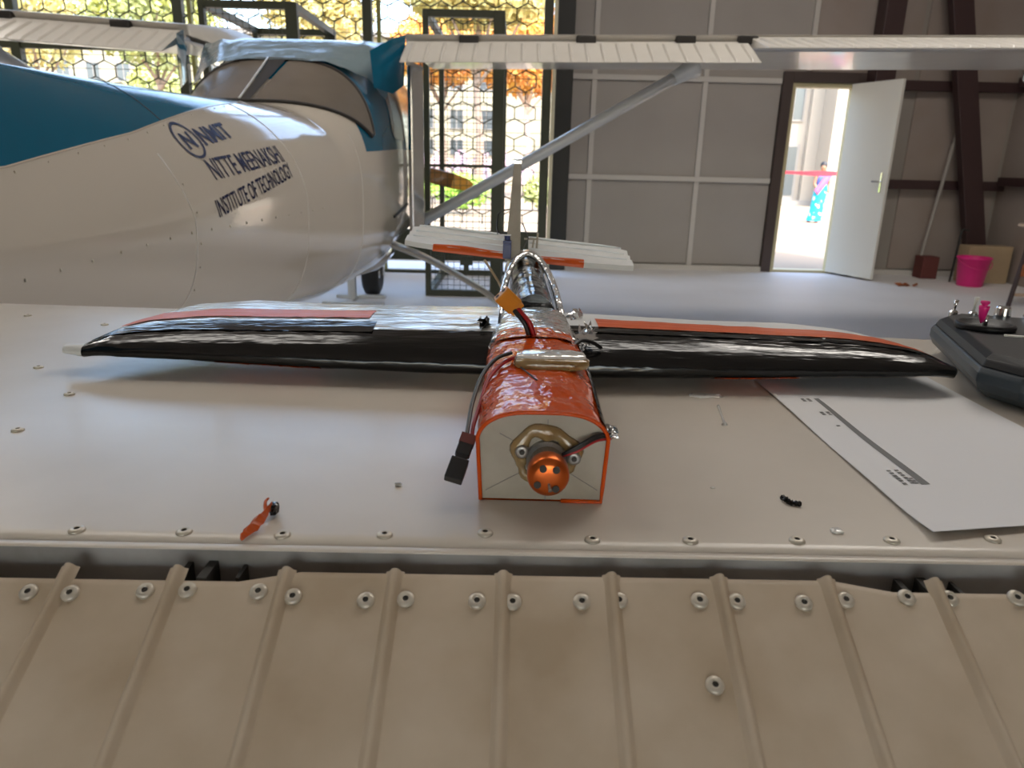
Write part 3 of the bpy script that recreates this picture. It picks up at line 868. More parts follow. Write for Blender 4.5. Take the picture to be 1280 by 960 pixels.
# ---- wings
def airfoil(ch, th, n=14):
    up_, lo_ = [], []
    for i in range(n + 1):
        x = (1 - math.cos(PI * i / n)) / 2
        y = 5 * th * (.2969 * math.sqrt(x) - .126 * x - .3516 * x * x + .2843 * x ** 3 - .1036 * x ** 4)
        up_.append((x * ch, y * 1.15 * ch))
        lo_.append((x * ch, -y * .45 * ch))
    return up_, lo_
def wing(side):
    dih = .021 if side > 0 else -.05
    xr = FX + side * .62
    xt = FX + side * 5.1
    zr = 1.905 if side > 0 else 1.93
    def Z(x): return zr + dih * (x - xr)
    Wp = obj('wing', ([], []), 'wing_paint', AC, recalc=False)
    secs = []
    for x in frange(xr, xt, 24):
        u_, l_ = airfoil(1.5, .12)
        # nose at Y = 5.95, cut off at the cove, Y = 4.45
        sec = [(x, 5.95 - a, Z(x) + .028 + b) for a, b in u_] + [(x, 4.46, Z(x) + .02), (x, 4.52, Z(x) - .05)] + [(x, 5.95 - a, Z(x) - .025 + b * .35 + .05 * (1 - a / 1.5)) for a, b in l_[::-1]][1:-1]
        secs.append(sec)
    me = mesh_data('wing', loft(secs, True, True), 'wing_paint', True)
    fix_normals(me)
    Wp.data = me
    wx = xr + side * 1.93
    def surface(name, x0, x1, y0, z0o, y1, z1o, spacing, slant):
        fl = []
        N = 10
        for i in range(N + 1):
            x = lerp(x0, x1, i / N)
            fl.append([(x, y0, Z(x) + z0o), (x, y0 - .05, Z(x) + z0o + .008 - .03), (x, y1, Z(x) + z1o + .004), (x, y1, Z(x) + z1o), (x, y0 - .02, Z(x) + z0o - .06), (x, y0 + .02, Z(x) + z0o - .03)])
        f = obj(name, loft(fl, True, True), 'wing_paint', Wp if False else AC, bevel=.002)
        n = int(abs(x1 - x0) / spacing)
        a = Vector((0, y0 - .045, z0o - .018)); b = Vector((0, y1, z1o + .004))
        d_ = (b - a).normalized()
        n__ = Vector((1, 0, 0)).cross(d_)
        if n__.z < 0: n__ = -n__
        L = (b - a).length
        prof_ = [(-.010, -.001), (-.005, .009), (0, .0115), (.005, .009), (.010, -.001)]
        bm = mesh_data('bead', loft([[tuple(Vector((p_ + slant * s_ * L, 0, 0)) + d_ * (s_ * L) + n__ * (q_ * k_)) for p_, q_ in prof_] for s_, k_ in ((.02, .2), (.08, 1), (.5, 1), (.92, 1), (.98, .2))]), 'wing_paint', True)
        fix_normals(bm)
        for k in range(n):
            x = lerp(x0, x1, (k + .5) / n)
            o = bpy.data.objects.new('bead', bm)
            COL.objects.link(o)
            o.parent = f
            o.location = (x, a.y, a.z + Z(x))
        return f
    fl = surface('flap', xr + side * .01, wx, 4.46, -.005, 4.15, -.155, .0855, 0)
    al = surface('aileron', wx + side * .02, xt - side * .4, 4.46, .02, 4.13, -.085, .075, .12 * side)
    tipx = xt
    obj('wing_tip', loft([[(tipx, 5.95 - a, Z(tipx) + .02 + b * k) for a, b in airfoil(1.5, .12)[0]] + [(tipx, 5.95 - a, Z(tipx) - .05 + b) for a, b in airfoil(1.5, .12)[1][::-1]] for k in (1,)] +
        [[(tipx + side * .12, 5.2 + (5.95 - a - 5.2) * .8, Z(tipx) - .03 + b * .3) for a, b in airfoil(1.5, .12)[0]] + [(tipx + side * .12, 5.2 + (5.95 - a - 5.2) * .8, Z(tipx) - .05 + b * .3) for a, b in airfoil(1.5, .12)[1][::-1]]], True, True), 'blue_paint', Wp, smooth=True)
    for dx in (.36, 1.02, 1.58, 1.93):
        x = xr + side * dx
        obj('flap_bracket', combine(box(x - .055, x + .055, 4.43, 4.51, Z(x) - .02, Z(x) + .022)), 'gasket', Wp, bevel=.006)
    # strut
    sx1 = FX + side * 2.34
    a, b = Vector((FX + side * .56, 5.30, .82)), Vector((sx1 + side * .12, 5.35, Z(sx1) - .03))
    d = (b - a).normalized()
    ax = Vector((0, 1, 0))
    ax = (ax - d * ax.dot(d)).normalized()
    nn = d.cross(ax)
    ring_ = [(math.cos(2 * PI * k / 20) * .085, math.sin(2 * PI * k / 20) * .040) for k in range(20)]
    st = obj('strut', loft([[tuple(p + ax * u + nn * v) for u, v in ring_] for p in (a, b)], True, True), 'strut_paint', AC, smooth=True)
    obj('strut_fairing', loft([[tuple(p + ax * u * k + nn * v * k) for u, v in ring_] for p, k in ((b - d * .16, 1.15), (b - d * .05, 1.45), (b, 1.9))], True, True), 'strut_paint', st, smooth=True)
    # main gear leg and wheel
    g = smooth_path([(FX + side * .45, 4.85, .72), (FX + side * .7, 4.86, .62), (FX + side * 1.05, 4.9, .42), (FX + side * 1.22, 4.92, .27)], 6)
    obj('gear_leg', loft([[(p.x, p.y + u * (1 - .45 * i / (len(g) - 1)) * 1.4, p.z + v) for u, v in [(math.cos(2 * PI * k / 14) * .07, math.sin(2 * PI * k / 14) * .022) for k in range(14)]] for i, p in enumerate(g)], True, True), 'spar_strut', AC, smooth=True)
    wc = (FX + side * 1.29, 4.92, .20)
    tr_ = lathe([(.09, -.055), (.16, -.06), (.19, -.045), (.20, 0), (.19, .045), (.16, .06), (.09, .055)], 28, wc, 'X')
    tw = obj('tyre', tr_, 'rubber', AC, smooth=True)
    obj('wheel_hub', lathe([(.02, -.06), (.09, -.05), (.09, .05), (.02, .06)], 20, wc, 'X'), 'chrome', tw, smooth=True)
    return Wp
mat('spar_strut', (.50, .49, .46), .35, coat=.2)
wing(1)
wing(-1)
# blue gussets where the roof meets the wing roots
for s in (1, -1):
    x0 = FX + s * .50
    x1 = FX + s * .635
    obj('root_gusset', loft([[(x0, 4.10, 1.62), (x0 - s * .02, 4.12, 1.80)], [(lerp(x0, x1, .6), 4.22, 1.60), (lerp(x0, x1, .6), 4.24, 1.88)], [(x1 - s * .02, 4.40, 1.66), (x1 - s * .01, 4.44, 1.93)]]), 'blue_paint', AC, smooth=True)
# nose gear
NWX, NWY = -1.37, 6.95
obj('nose_fork', combine(tube([(NWX, NWY + .05, .85), (NWX, NWY, .42)], .03, 10), beam((NWX - .09, NWY, .40), (NWX - .09, NWY, .19), .02, .05), beam((NWX + .09, NWY, .40), (NWX + .09, NWY, .19), .02, .05), beam((NWX - .10, NWY, .41), (NWX + .10, NWY, .41), .05, .03)), 'chrome', AC, smooth=False)
nt = obj('tyre', lathe([(.08, -.065), (.16, -.08), (.20, -.06), (.21, 0), (.20, .06), (.16, .08), (.08, .065)], 28, (NWX, NWY, .21), 'X'), 'rubber', AC, smooth=True)
obj('wheel_hub', lathe([(.02, -.07), (.08, -.06), (.08, .06), (.02, .07)], 18, (NWX, NWY, .21), 'X'), 'chrome', nt, smooth=True)
obj('belly_fairing', loft([[(FX + .35 * r * math.cos(a) , Y, .60 + .12 * r * math.sin(a)) for a in frange(0, 2 * PI, 21)[:-1]] for Y, r in ((4.55, .3), (4.7, .9), (5.0, 1.1), (5.6, 1.0), (6.1, .6), (6.3, .1))], True, True), 'fus_paint', AC, smooth=True)
# propeller
def blade(angle):
    secs = []
    d = Vector((math.cos(angle), 0, math.sin(angle)))
    pn = Vector((-math.sin(angle), 0, math.cos(angle)))
    for r, w, tw in ((.05, .05, 60), (.2, .075, 48), (.45, .085, 32), (.65, .08, 26), (.78, .065, 22), (.85, .035, 20)):
        tw = math.radians(tw)
        secs.append([tuple(Vector((FX, 7.42, 1.22)) + d * r + (pn * math.cos(tw) + Vector((0, 1, 0)) * math.sin(tw)) * (math.cos(a) * w) + (Vector((0, 1, 0)) * math.cos(tw) - pn * math.sin(tw)) * (math.sin(a) * .014)) for a in [2 * PI * k / 14 for k in range(14)]])
    return secs
for a in (-.23, -.23 + PI):
    s_ = blade(a)
    bl = obj('propeller_blade', loft(s_[:4], True, True), 'prop_brown', AC, smooth=True)
    obj('blade_tip', loft(s_[3:], True, True), 'prop_yellow', bl, smooth=True)

# ---- tail fin (outside the frame to the left) and stabilizer
obj('tail_fin', loft([[(FX - .035 * k, y, z), (FX + .035 * k, y, z), (FX + .03 * k, y2, z), (FX - .03 * k, y2, z)] for y, y2, z, k in ((1.35, -.1, 1.40, 1.0), (.75, -.25, 1.8, .9), (.25, -.40, 2.45, .6))], True, True), 'blue_paint', AC, bevel=.01)
ZS = 1.05
HY = .345
def le_y(x): return interp([(-1.25, 1.17), (-.74, 1.14), (-.05, 1.115), (.535, 1.03), (.70, .98), (.78, .91)], x)
def stab_sec(x, z0=0.0, tk=1.0):
    L = le_y(x)
    hy = HY + .010 * x
    out = []
    # upper: flat from the hinge, rolling over to the nose
    for u in (0, .02, .15, .35, .55, .7, .80, .87, .92, .96, .985, 1.0):
        y = lerp(hy, L, u)
        z = ZS - .07 * max(0, (u - .76) / .24) ** 2.2
        out.append((x, y, z))
    for u in (.985, .95, .85, .7, .5, .2, 0.0):
        y = lerp(hy, L, u)
        z = ZS - .07 - .035 * math.sqrt(max(0, 1 - u)) * (1 if u > .2 else (1 if u == .2 else .6))
        out.append((x, y, z))
    return out
def stab_top(x, y):
    u = (y - HY - .01 * x) / (le_y(x) - HY - .01 * x)
    return ZS - .07 * max(0, (u - .76) / .24) ** 2.2
stab = obj('stabilizer', loft([stab_sec(x) for x in frange(-1.24, .74, 34)], True, True), 'stab_paint', AC, smooth=False)
for p in stab.data.polygons:
    p.use_smooth = len(p.vertices) == 4 and p.normal.y > -.8
obj('stabilizer', loft([[(2 * FX - x - .0, y, z) for x, y, z in stab_sec(x_)] for x_ in frange(-1.24, .6, 12)], True, True), 'stab_paint', AC, smooth=False)
obj('stab_lip', loft([[(x, HY + .01 * x - .0015, ZS + .0001), (x, HY + .01 * x - .0030, ZS - .0006), (x, HY + .01 * x - .0020, ZS - .0014), (x, HY + .01 * x + .003, ZS - .0012), (x, HY + .01 * x + .002, ZS + .0002)] for x in frange(-1.2, .70, 20)], True, True), 'stab_paint', stab, smooth=True)
obj('spar_face', loft([[(x, HY + .01 * x - .0016 + d, z) for d, z in ((0, ZS - .0010), (0, ZS - .062), (.0012, ZS - .062), (.0012, ZS - .0010))] for x in frange(-1.2, .70, 6)], True, True), 'spar_grey', stab)
for x in (-.158, .222):
    for dx0, dx1, yb, zt in ((-.0025, .0025, .020, .008), (-.014, -.011, .018, .009), (.016, .018, .016, .010)):
        obj('hinge_bracket', box(x + dx0, x + dx1, HY - yb, HY - .003, ZS - .05, ZS - zt), 'dark_gap', stab)
    obj('hinge_pin', tube([(x - .016, HY - .014, ZS - .034), (x + .02, HY - .014, ZS - .034)], .004, 8), 'dark_gap', stab)
for x, y in [(-.239, .356), (-.18, .357), (-.125, .356), (-.069, .359), (-.013, .364), (.047, .359), (.102, .361), (.163, .364), (.218, .367), (.278, .371), (.335, .372), (-.297, .355), (-.37, .504), (-.383, .591), (-.444, .757), (-.50, .86), (-.62, .9), (-.46, .67)]:
    rivet(stab, (x, y, stab_top(x, y)), (0, 0, 1), 1.25)
# elevator, drooping towards the camera
EA = math.radians(28)
E0 = Vector((0, .3300, 1.0451))
ed = Vector((0, -math.cos(EA), -math.sin(EA)))
en = Vector((0, -math.sin(EA), math.cos(EA)))
def ep(x, s, h=0.0): return Vector((x, E0.y + .008 * x, E0.z + .004 * x)) + ed * s + en * h
EX0, EX1, EL = -1.15, .66, .33
secs = []
for x in frange(EX0, EX1, 60):
    cut = .006 if (-.28 < x < -.125) or (.185 < x < .31) else 0.0
    secs.append([tuple(ep(x, s + (cut if s < .01 else 0), h)) for s, h in ((.0, -.002), (.0005, 0), (.004, .0004), (.1, .0004), (.2, .0), (EL, -.004), (EL, -.007), (.2, -.03), (.05, -.04), (.012, -.035), (.004, -.015), (.001, -.004))])
elev = obj('elevator', loft(secs, True, True), 'elev_paint', AC, smooth=False)
for p in elev.data.polygons:
    p.use_smooth = abs(p.normal.dot(en)) > .9
bead_prof = [(-.0048, -.0004), (-.0030, .0005), (-.0020, .0028), (-.0007, .0040), (.0007, .0040), (.0020, .0028), (.0030, .0005), (.0048, -.0004)]
bead_me = mesh_data('bead', loft([[tuple(Vector((a, 0, 0)) + ed * s + en * (b * k)) for a, b in bead_prof] for s, k in ((-.0005, .9), (.003, 1), (.05, 1), (.12, 1), (.2, 1), (.28, 1), (.32, .3))]), 'elev_paint', True)
fix_normals(bead_me)
for k in range(-19, 13):
    x = -.002 + .0562 * k
    if EX0 + .05 < x < EX1 - .03:
        o = bpy.data.objects.new('bead', bead_me)
        COL.objects.link(o)
        o.parent = elev
        o.location = ep(x, 0, .0004)
for x, y in [(-.241, .315), (-.22, .315), (-.183, .317), (-.162, .318), (-.126, .318), (-.108, .316), (-.071, .315), (-.051, .316), (-.015, .316), (.003, .316), (.038, .317), (.057, .318), (.098, .319), (.117, .319), (.151, .319), (.173, .321), (.205, .323), (.227, .323), (.262, .324), (.283, .324), (.098, .281), (-.278, .315), (-.30, .315)]:
    s = (E0.y + .008 * x - y) / math.cos(EA)
    rivet(elev, ep(x, s, .0006), en, 1.25)

# ================================================================== THE MODEL AEROPLANE
MA = root('model_airplane', 'orange, black and silver film-covered model aeroplane resting on the stabilizer', 'model plane', (.02, .55, ZS))
NX = .0195        # nose centre
NY = .407
def dsec(cx, y, w, z0, z1, n=26, flare=1.0, rough=0.0, seed=0):
    """flat-bottomed arch section, anticlockwise seen from the camera"""
    h = z1 - z0
    sh = h * .70
    pts = [(cx - w / 2, y, z0), (cx + w / 2, y, z0)]
    pts = []
    nb = 6
    for i in range(nb): pts.append((cx + lerp(-w / 2, w / 2, i / nb), y, z0))
    for i in range(4): pts.append((cx + w / 2 * lerp(1, flare, i / 4), y, z0 + sh * i / 4))
    for i in range(n + 1):
        a = PI * i / n
        e = .62
        c, s = math.cos(a), math.sin(a)
        pts.append((cx + math.copysign(abs(c) ** e, c) * w / 2 * flare, y, z0 + sh + abs(s) ** 1.15 * (h - sh)))
    for i in range(3, 0, -1): pts.append((cx - w / 2 * lerp(1, flare, i / 4), y, z0 + sh * i / 4))
    if rough:
        rnd = random.Random(seed)
        pts = [(p[0] + rnd.uniform(-1, 1) * rough, p[1] + rnd.uniform(-1, 1) * rough * .6, max(z0, p[2] + rnd.uniform(-1, 1) * rough)) for p in pts]
    return pts
def body_par(y):
    cx = lerp(NX, .020, (y - NY) / .33)
    w = interp([(NY, .0745), (.5, .078), (.60, .078), (.75, .068)], y)
    zb = ZS + interp([(NY, 0), (.5, .001), (.75, .008)], y)
    zt = interp([(NY, 1.1085), (.45, 1.1075), (.60, 1.108), (.75, 1.104)], y)
    return cx, w, zb, zt
rows = []
for i, y in enumerate(frange(NY, .628, 22)):
    cx, w, zb, zt = body_par(y)
    rows.append(dsec(cx, y, w, zb, zt, flare=1.06, rough=.0007 if i > 0 else 0.0, seed=i))
shell = obj('fuselage_cover', loft(rows, True), 'orange_film', MA, smooth=True, label='wrinkled shiny orange film')
rows = []
for i, y in enumerate(frange(.622, .755, 12)):
    cx, w, zb, zt = body_par(y)
    rows.append(dsec(cx, y, w + .002, zb, zt + .001, flare=1.06, rough=.0009, seed=50 + i))
obj('silver_sleeve', loft(rows, True, True), 'silver_film', MA, smooth=True)
# rolled orange rim round the nose panel
rim = dsec(NX, NY - .001, .0745, ZS + .0008, 1.1085, flare=1.06)
obj('film_rim', tube(rim[4:] + rim[:1], .0014, 6), 'orange_film', shell, smooth=True)
# black strip on the right flank and orange patches
rows = []
for i, y in enumerate(frange(.42, .66, 18)):
    cx, w, zb, zt = body_par(y)
    sec = dsec(cx, y, w + .0016, zb, zt + .0006, flare=1.06)
    rows.append([sec[k] for k in range(7, 16)])
obj('black_strip', loft(rows), 'black_film', shell, smooth=True)
rows = []
for i, y in enumerate(frange(.600, .642, 6)):
    cx, w, zb, zt = body_par(y)
    sec = dsec(cx, y, w + .002, zb, zt + .0014, flare=1.06)
    rows.append([sec[k] for k in range(17, 31)])
obj('orange_patch', loft(rows), 'orange_film', shell, smooth=True)
# nose panel
ns = dsec(NX, NY, .073, ZS + .0012, 1.107, flare=1.06)
n_ = len(ns)
npanel = obj('nose_panel', (ns + [(x, y + .005, z) for x, y, z in ns], [tuple(range(n_)), tuple(range(2 * n_ - 1, n_ - 1, -1))] + [(i, i + n_, (i + 1) % n_ + n_, (i + 1) % n_) for i in range(n_)]), 'foam_grey', MA)
MC = (.0222, 1.0785)
for a, r0, r1 in ((PI * .5, .017, .0255), (PI * .84, .02, .033), (PI * 1.17, .018, .043), (-PI * .18, .018, .038), (PI * 1.5, .02, .03)):
    p = [(MC[0] + math.cos(a) * lerp(r0, r1, u), NY - .0002, MC[1] + math.sin(a) * lerp(r0, r1, u)) for u in (0, .5, 1)]
    obj('pencil_line', tube(p, .00022, 5), 'ink_grey', npanel)
# lumpy amber glue ring
rows = []
for k in range(40):
    a = 2 * PI * k / 40
    rr = .0165 + .0012 * math.sin(3 * a + 1) + .0008 * math.sin(7 * a)
    tk = .0042 + .0008 * math.sin(5 * a)
    if -PI * .9 + 2 * PI < a < 2 * PI - .5: tk *= .55
    c = Vector((MC[0] + math.cos(a) * rr - .001, NY - .0005, MC[1] + math.sin(a) * rr + .0015))
    rd = Vector((math.cos(a), 0, math.sin(a)))
    rows.append([tuple(c + rd * math.cos(b) * tk * 1.15 + Vector((0, -1, 0)) * max(-.1, math.sin(b)) * tk * .8) for b in [2 * PI * j / 10 for j in range(10)]])
rows.append(rows[0])
obj('glue_ring', loft(rows, True), 'amber_glue', npanel, smooth=True)
mo = obj('motor', lathe([(.0125, NY), (.0125, NY - .004), (.0105, NY - .006), (.0105, NY - .016), (.0118, NY - .017)], 28, (MC[0], 0, MC[1]), 'Y'), 'motor_grey', MA, smooth=False)
bell = obj('motor_bell', lathe([(.0118, NY - .0165), (.0122, NY - .018), (.0122, NY - .026), (.0112, NY - .0285), (.008, NY - .030), (.003, NY - .0306)], 32, (MC[0], 0, MC[1]), 'Y'), 'motor_orange', MA, smooth=True)
for a in (2.05, .95, 3.65, 5.35):
    c = (MC[0] + math.cos(a) * .0072, 0, MC[1] + math.sin(a) * .0072)
    obj('screw_hole', lathe([(.0021, NY - .0312), (.0021, NY - .0295)], 14, c, 'Y'), 'rivet_hole', bell)
obj('shaft', tube([(MC[0], NY - .028, MC[1] - .002), (MC[0] + .001, NY - .034, MC[1] - .0055)], .0012, 8), 'chrome', bell)
for a in (2.75, .15):
    c = (MC[0] + math.cos(a) * .0165, 0, MC[1] + math.sin(a) * .0155)
    sw = obj('screw', lathe([(.0042, NY - .001), (.0042, NY - .005), (.0035, NY - .006), (.0018, NY - .0055)], 16, c, 'Y'), 'motor_grey', npanel, smooth=True)
    obj('screw_socket', lathe([(.0016, NY - .0062), (.0016, NY - .005)], 10, c, 'Y'), 'rivet_hole', sw)
for dx, dz, mm in ((0, .001, 'wire_black'), (.002, -.002, 'wire_red'), (.001, -.0005, 'wire_black')):
    pth = smooth_path([(MC[0] + .009, NY - .008, MC[1] + .006 + dz * .3), (MC[0] + .018, NY - .009, MC[1] + .0115 + dz), (MC[0] + .029, NY - .005, MC[1] + .0165 + dz), (MC[0] + .039, NY + .004, MC[1] + .0145 + dz)], 6)
    obj('motor_wire', tube(pth, .0011, 8), mm, MA, smooth=True)
# film corner crumple by the wires
obj('film_crumple', leaves((.0605, NY + .004, 1.0955), (.004, .006, .004), 14, .004), 'silver_film', shell, recalc=False, kind='stuff')
# taped bundle on the back
def blob(c, r, n=18, m_=12, top=True, rough=.0, seed=1):
    rnd = random.Random(seed)
    rows = []
    for i in range(m_ + 1):
        a = PI * i / m_ - PI / 2
        row = []
        for k in range(n):
            b = 2 * PI * k / n
            e = .6
            ca = abs(math.cos(a)) ** e
            row.append((c[0] + math.copysign(abs(math.cos(b)) ** e, math.cos(b)) * ca * r[0] + rnd.uniform(-rough, rough), c[1] + math.copysign(abs(math.sin(b)) ** e, math.sin(b)) * ca * r[1] + rnd.uniform(-rough, rough), c[2] + math.copysign(abs(math.sin(a)) ** e, math.sin(a)) * r[2]))
        rows.append(row)
    return loft(rows, True, True)
obj('taped_pack', blob((.0290, .517, 1.1095), (.0285, .013, .0050), 22, 10, rough=.0005), 'amber_glue', MA, smooth=True)
obj('tape_wrap', blob((.0285, .521, 1.1130), (.0265, .0125, .0036), 22, 8, rough=.0010, seed=4), 'clear_tape', MA, smooth=True)
# power lead with yellow connector
for dx, mm in ((-.0022, 'wire_black'), (.0022, 'wire_red')):
    pth = smooth_path([(.016 + dx, .606, 1.108), (.012 + dx, .606, 1.119), (.005 + dx, .610, 1.127), (-.001 + dx, .615, 1.133)], 6)
    obj('power_wire', tube(pth, .0022, 8), mm, MA, smooth=True)
ca, cb = Vector((.001, .614, 1.132)), Vector((-.0115, .609, 1.1445))
dd = (cb - ca).normalized()
ss_ = Vector((1, .1, .55)); ss_ = (ss_ - dd * ss_.dot(dd)).normalized()
uu = dd.cross(ss_)
def orient_prism(a, b, prof, s, u):
    n = len(prof)
    V = [tuple(a + s * p + u * q) for p, q in prof] + [tuple(b + s * p + u * q) for p, q in prof]
    return V, [tuple(range(n))[::-1], tuple(range(n, 2 * n))] + [(i, (i + 1) % n, (i + 1) % n + n, i + n) for i in range(n)]
xc = obj('power_connector', combine(orient_prism(ca, cb, [(-.0078, -.004), (.0055, -.004), (.0078, -.002), (.0078, .002), (.0055, .004), (-.0078, .004)], ss_, uu),
         orient_prism(ca - dd * .004, ca, [(-.0066, -.0034), (.0066, -.0034), (.0066, .0034), (-.0066, .0034)], ss_, uu)), 'xt_yellow', MA, bevel=.0006)
for s_ in (-.0038, .0034):
    c = cb + ss_ * s_
    obj('socket_hole', tube([tuple(c - dd * .001), tuple(c + dd * .0003)], .0019, 12), 'rivet_hole', xc)
# hanging lead with black plug on the left flank
for off, mm in (((0, 0, 0), 'wire_black'), ((.0045, .002, -.006), 'wire_red')):
    o_ = Vector(off)
    pth = smooth_path([Vector((-.001, .523, 1.1145)) + o_ * .6, Vector((-.012, .512, 1.1125)) + o_ * .8, Vector((-.021, .492, 1.106)) + o_ * .8, Vector((-.0262, .462, 1.096)) + o_ * .9, Vector((-.0275, .440, 1.0885)) + o_ * .6, Vector((-.0282, .425, 1.083)) + o_ * .75], 7)
    obj('servo_wire', tube(pth, .0015, 8), mm, MA, smooth=True)
ca, cb = Vector((-.0268, .425, 1.0835)), Vector((-.0345, .400, 1.0655))
dd = (cb - ca).normalized()
ss_ = Vector((1, -.2, -.3)); ss_ = (ss_ - dd * ss_.dot(dd)).normalized()
uu = dd.cross(ss_)
def rect(w, h): return [(-w, -h), (w, -h), (w, h), (-w, h)]
L_ = (cb - ca).length
pl = obj('servo_plug', combine(orient_prism(ca, ca + dd * L_ * .42, rect(.0046, .0026), ss_, uu), orient_prism(ca + dd * L_ * .40, ca + dd * L_ * .55, rect(.0038, .0022), ss_, uu), orient_prism(ca + dd * L_ * .52, cb, rect(.0056, .0032), ss_, uu)), 'black_plastic', MA, bevel=.0006)
obj('plug_neck', orient_prism(ca - dd * .002, ca + dd * L_ * .16, rect(.0048, .0027), ss_, uu), 'carton_red', pl)
# thin loose wire on the hatch
obj('loose_wire', tube(smooth_path([(.006, .505, 1.1085), (.011, .490, 1.1088), (.017, .474, 1.1082)], 5), .0006, 6), 'wire_black', MA)

# ---- model wing
def mw_sec(x):
    s = (abs(x - NX)) / (.40 if x > NX else .428)
    yl = .638 + .014 * s
    ch = interp([(0, .205), (.75, .19), (.90, .165), (.97, .10), (1.0, .03)], s)
    if s > .9: yl += (s - .9) * .05
    th = interp([(0, .040), (.5, .034), (.8, .026), (.95, .018), (1.0, .010)], s)
    zb = interp([(0, 1.0520), (.5, 1.055), (1.0, 1.064)], s)
    inc = math.radians(lerp(9.5, 8.0, s) if x < NX else lerp(8.5, 3.5, s))
    return yl, ch, th, zb, inc
def mw_pt(x, u, upper, off=0.0):
    yl, ch, th, zb, inc = mw_sec(x)
    prof = (.2969 * math.sqrt(u) - .126 * u - .3516 * u * u + .2843 * u ** 3 - .1015 * u ** 4) * 10
    if upper: z = th * (.38 * (1 - u) + .62 * prof) + .0015
    else: z = th * (.38 * (1 - u) - .38 * prof)
    return (x, yl + u * ch * math.cos(inc), zb + z + u * ch * math.sin(inc) + off)
US = [0, .004, .015, .035, .07, .12, .18, .25, .33, .42, .52, .62, .72, .82, .91, 1.0]
def mwing(side):
    x0 = NX + side * .035
    x1 = NX + (.400 if side > 0 else -.428)
    xs_ = frange(x0, x1 - side * .04, 34) + frange(x1 - side * .035, x1, 6)
    UC = .20 if side < 0 else .28
    ub = [u for u in US if u < UC] + [UC]
    rows = []
    rnd = random.Random(3 + side)
    for x in xs_:
        r = [mw_pt(x, u, True) for u in ub[::-1]] + [mw_pt(x, u, False) for u in US[1:]]
        rows.append([(p[0], p[1], p[2] + rnd.uniform(-.0004, .0004)) for p in r])
    wcover = obj('wing_cover', loft(rows, False), 'black_film', MA, smooth=True, label='shiny black film covering of the wing')
    def band(name, u0, u1, m_, xa, xb, off, n=5):
        rows = []
        for x in frange(xa, xb, 34):
            rows.append([(p[0], p[1], p[2] + rnd.uniform(-.0003, .0003)) for p in [mw_pt(x, u, True, off) for u in frange(u0, u1, n)]])
        return obj(name, loft(rows), m_, MA, smooth=True)
    band('trailing_edge', UC - .01, 1.0, 'silver_film_wing' if side < 0 else 'foam_white', x0, x1, .0004, 9)
    if side < 0:
        band('orange_stripe', .36, .56, 'orange_tape', x0 + side * .13, x1 - side * .02, .0012)
        band('dark_band', UC - .04, .30, 'black_film', x0 + side * .12, x1 - side * .004, .0008)
    else:
        band('dark_band', UC - .06, .31, 'black_film', x0, x1, .0007)
        band('orange_stripe', .30, .50, 'orange_tape', x0 + side * .03, x1 - side * .006, .0012)
    # tip block and underside patches
    tip = [mw_pt(x1, u, True) for u in US] + [mw_pt(x1, u, False) for u in US[::-1][1:-1]]
    n = len(tip)
    obj('wing_tip', (tip + [(x + side * (.004 if side > 0 else .020), lerp(y, .675, .25), lerp(z, 1.072, .3)) for x, y, z in tip], [tuple(range(n))[::-1], tuple(range(n, 2 * n))] + [(i, (i + 1) % n, (i + 1) % n + n, i + n) for i in range(n)]), 'foam_white' if side < 0 else 'black_film', MA)
    rows = []
    for x in frange(NX + side * (.17 if side > 0 else .20), NX + side * (.25 if side > 0 else .30), 6):
        rows.append([tuple(Vector(mw_pt(x, u, False)) + Vector((0, -.0006, -.0006))) for u in (.01, .03, .08, .2)])
    obj('orange_patch', loft(rows), 'orange_film', wcover, smooth=True)
mwing(1)
mwing(-1)
# aileron rods / tape bits at the wing root
for k, (x, y, z) in enumerate(((.068, .66, 1.098), (.074, .70, 1.094), (.064, .74, 1.098), (-.03, .70, 1.098))):
    obj('loose_film', leaves((x, y, z), (.007, .02, .006), 16, .008), 'silver_film' if k != 3 else 'black_film', MA, recalc=False, kind='stuff')
obj('control_lead', tube(smooth_path([(.050, .60, 1.100), (.060, .62, 1.102), (.072, .64, 1.096), (.082, .652, 1.088)], 5), .0018, 8), 'wire_black', MA, smooth=True)

# ---- tail boom
def boom_par(y):
    u = (y - .75) / .25
    return lerp(.0195, .016, u), lerp(.070, .060, u), lerp(ZS + .012, ZS + .042, u), lerp(1.121, 1.138, u ** .7)
def arch(cx, y, w, z0, z1, n=22, grow=0.0):
    h = z1 - z0
    pts = [(cx - w / 2 - grow, y, z0), (cx, y, z0), (cx + w / 2 + grow, y, z0)]
    for i in range(n + 1):
        a = PI * i / n
        pts.append((cx + math.cos(a) * (w / 2 + grow), y, z0 + h * .35 + math.sin(a) * (h * .65 + grow)))
    return pts
NB = 14
rows = []
for i in range(NB):
    v = i / (NB - 1)
    row = []
    m_a = 26
    for k in range(m_a + 1):
        a_ = PI * k / m_a
        y = lerp(.762 + .20 * abs(math.sin(a_)) ** .8, 1.0, v)
        cx, w, z0, z1 = boom_par(y)
        h = z1 - z0
        row.append((cx + math.cos(a_) * w / 2, y, z0 + h * .35 + math.sin(a_) * h * .65))
    cx, w, z0, z1 = boom_par(row[0][1])
    row = [(cx + w / 2, row[0][1], z0)] + row + [(cx - w / 2, row[0][1], z0)]
    rows.append(row)
boom = obj('tail_boom', loft(rows, False), 'silver_film', MA, smooth=True)
obj('boom_rim', tube(rows[0][1:-1], .0042, 8), 'silver_film', boom, smooth=True)
rows2 = []
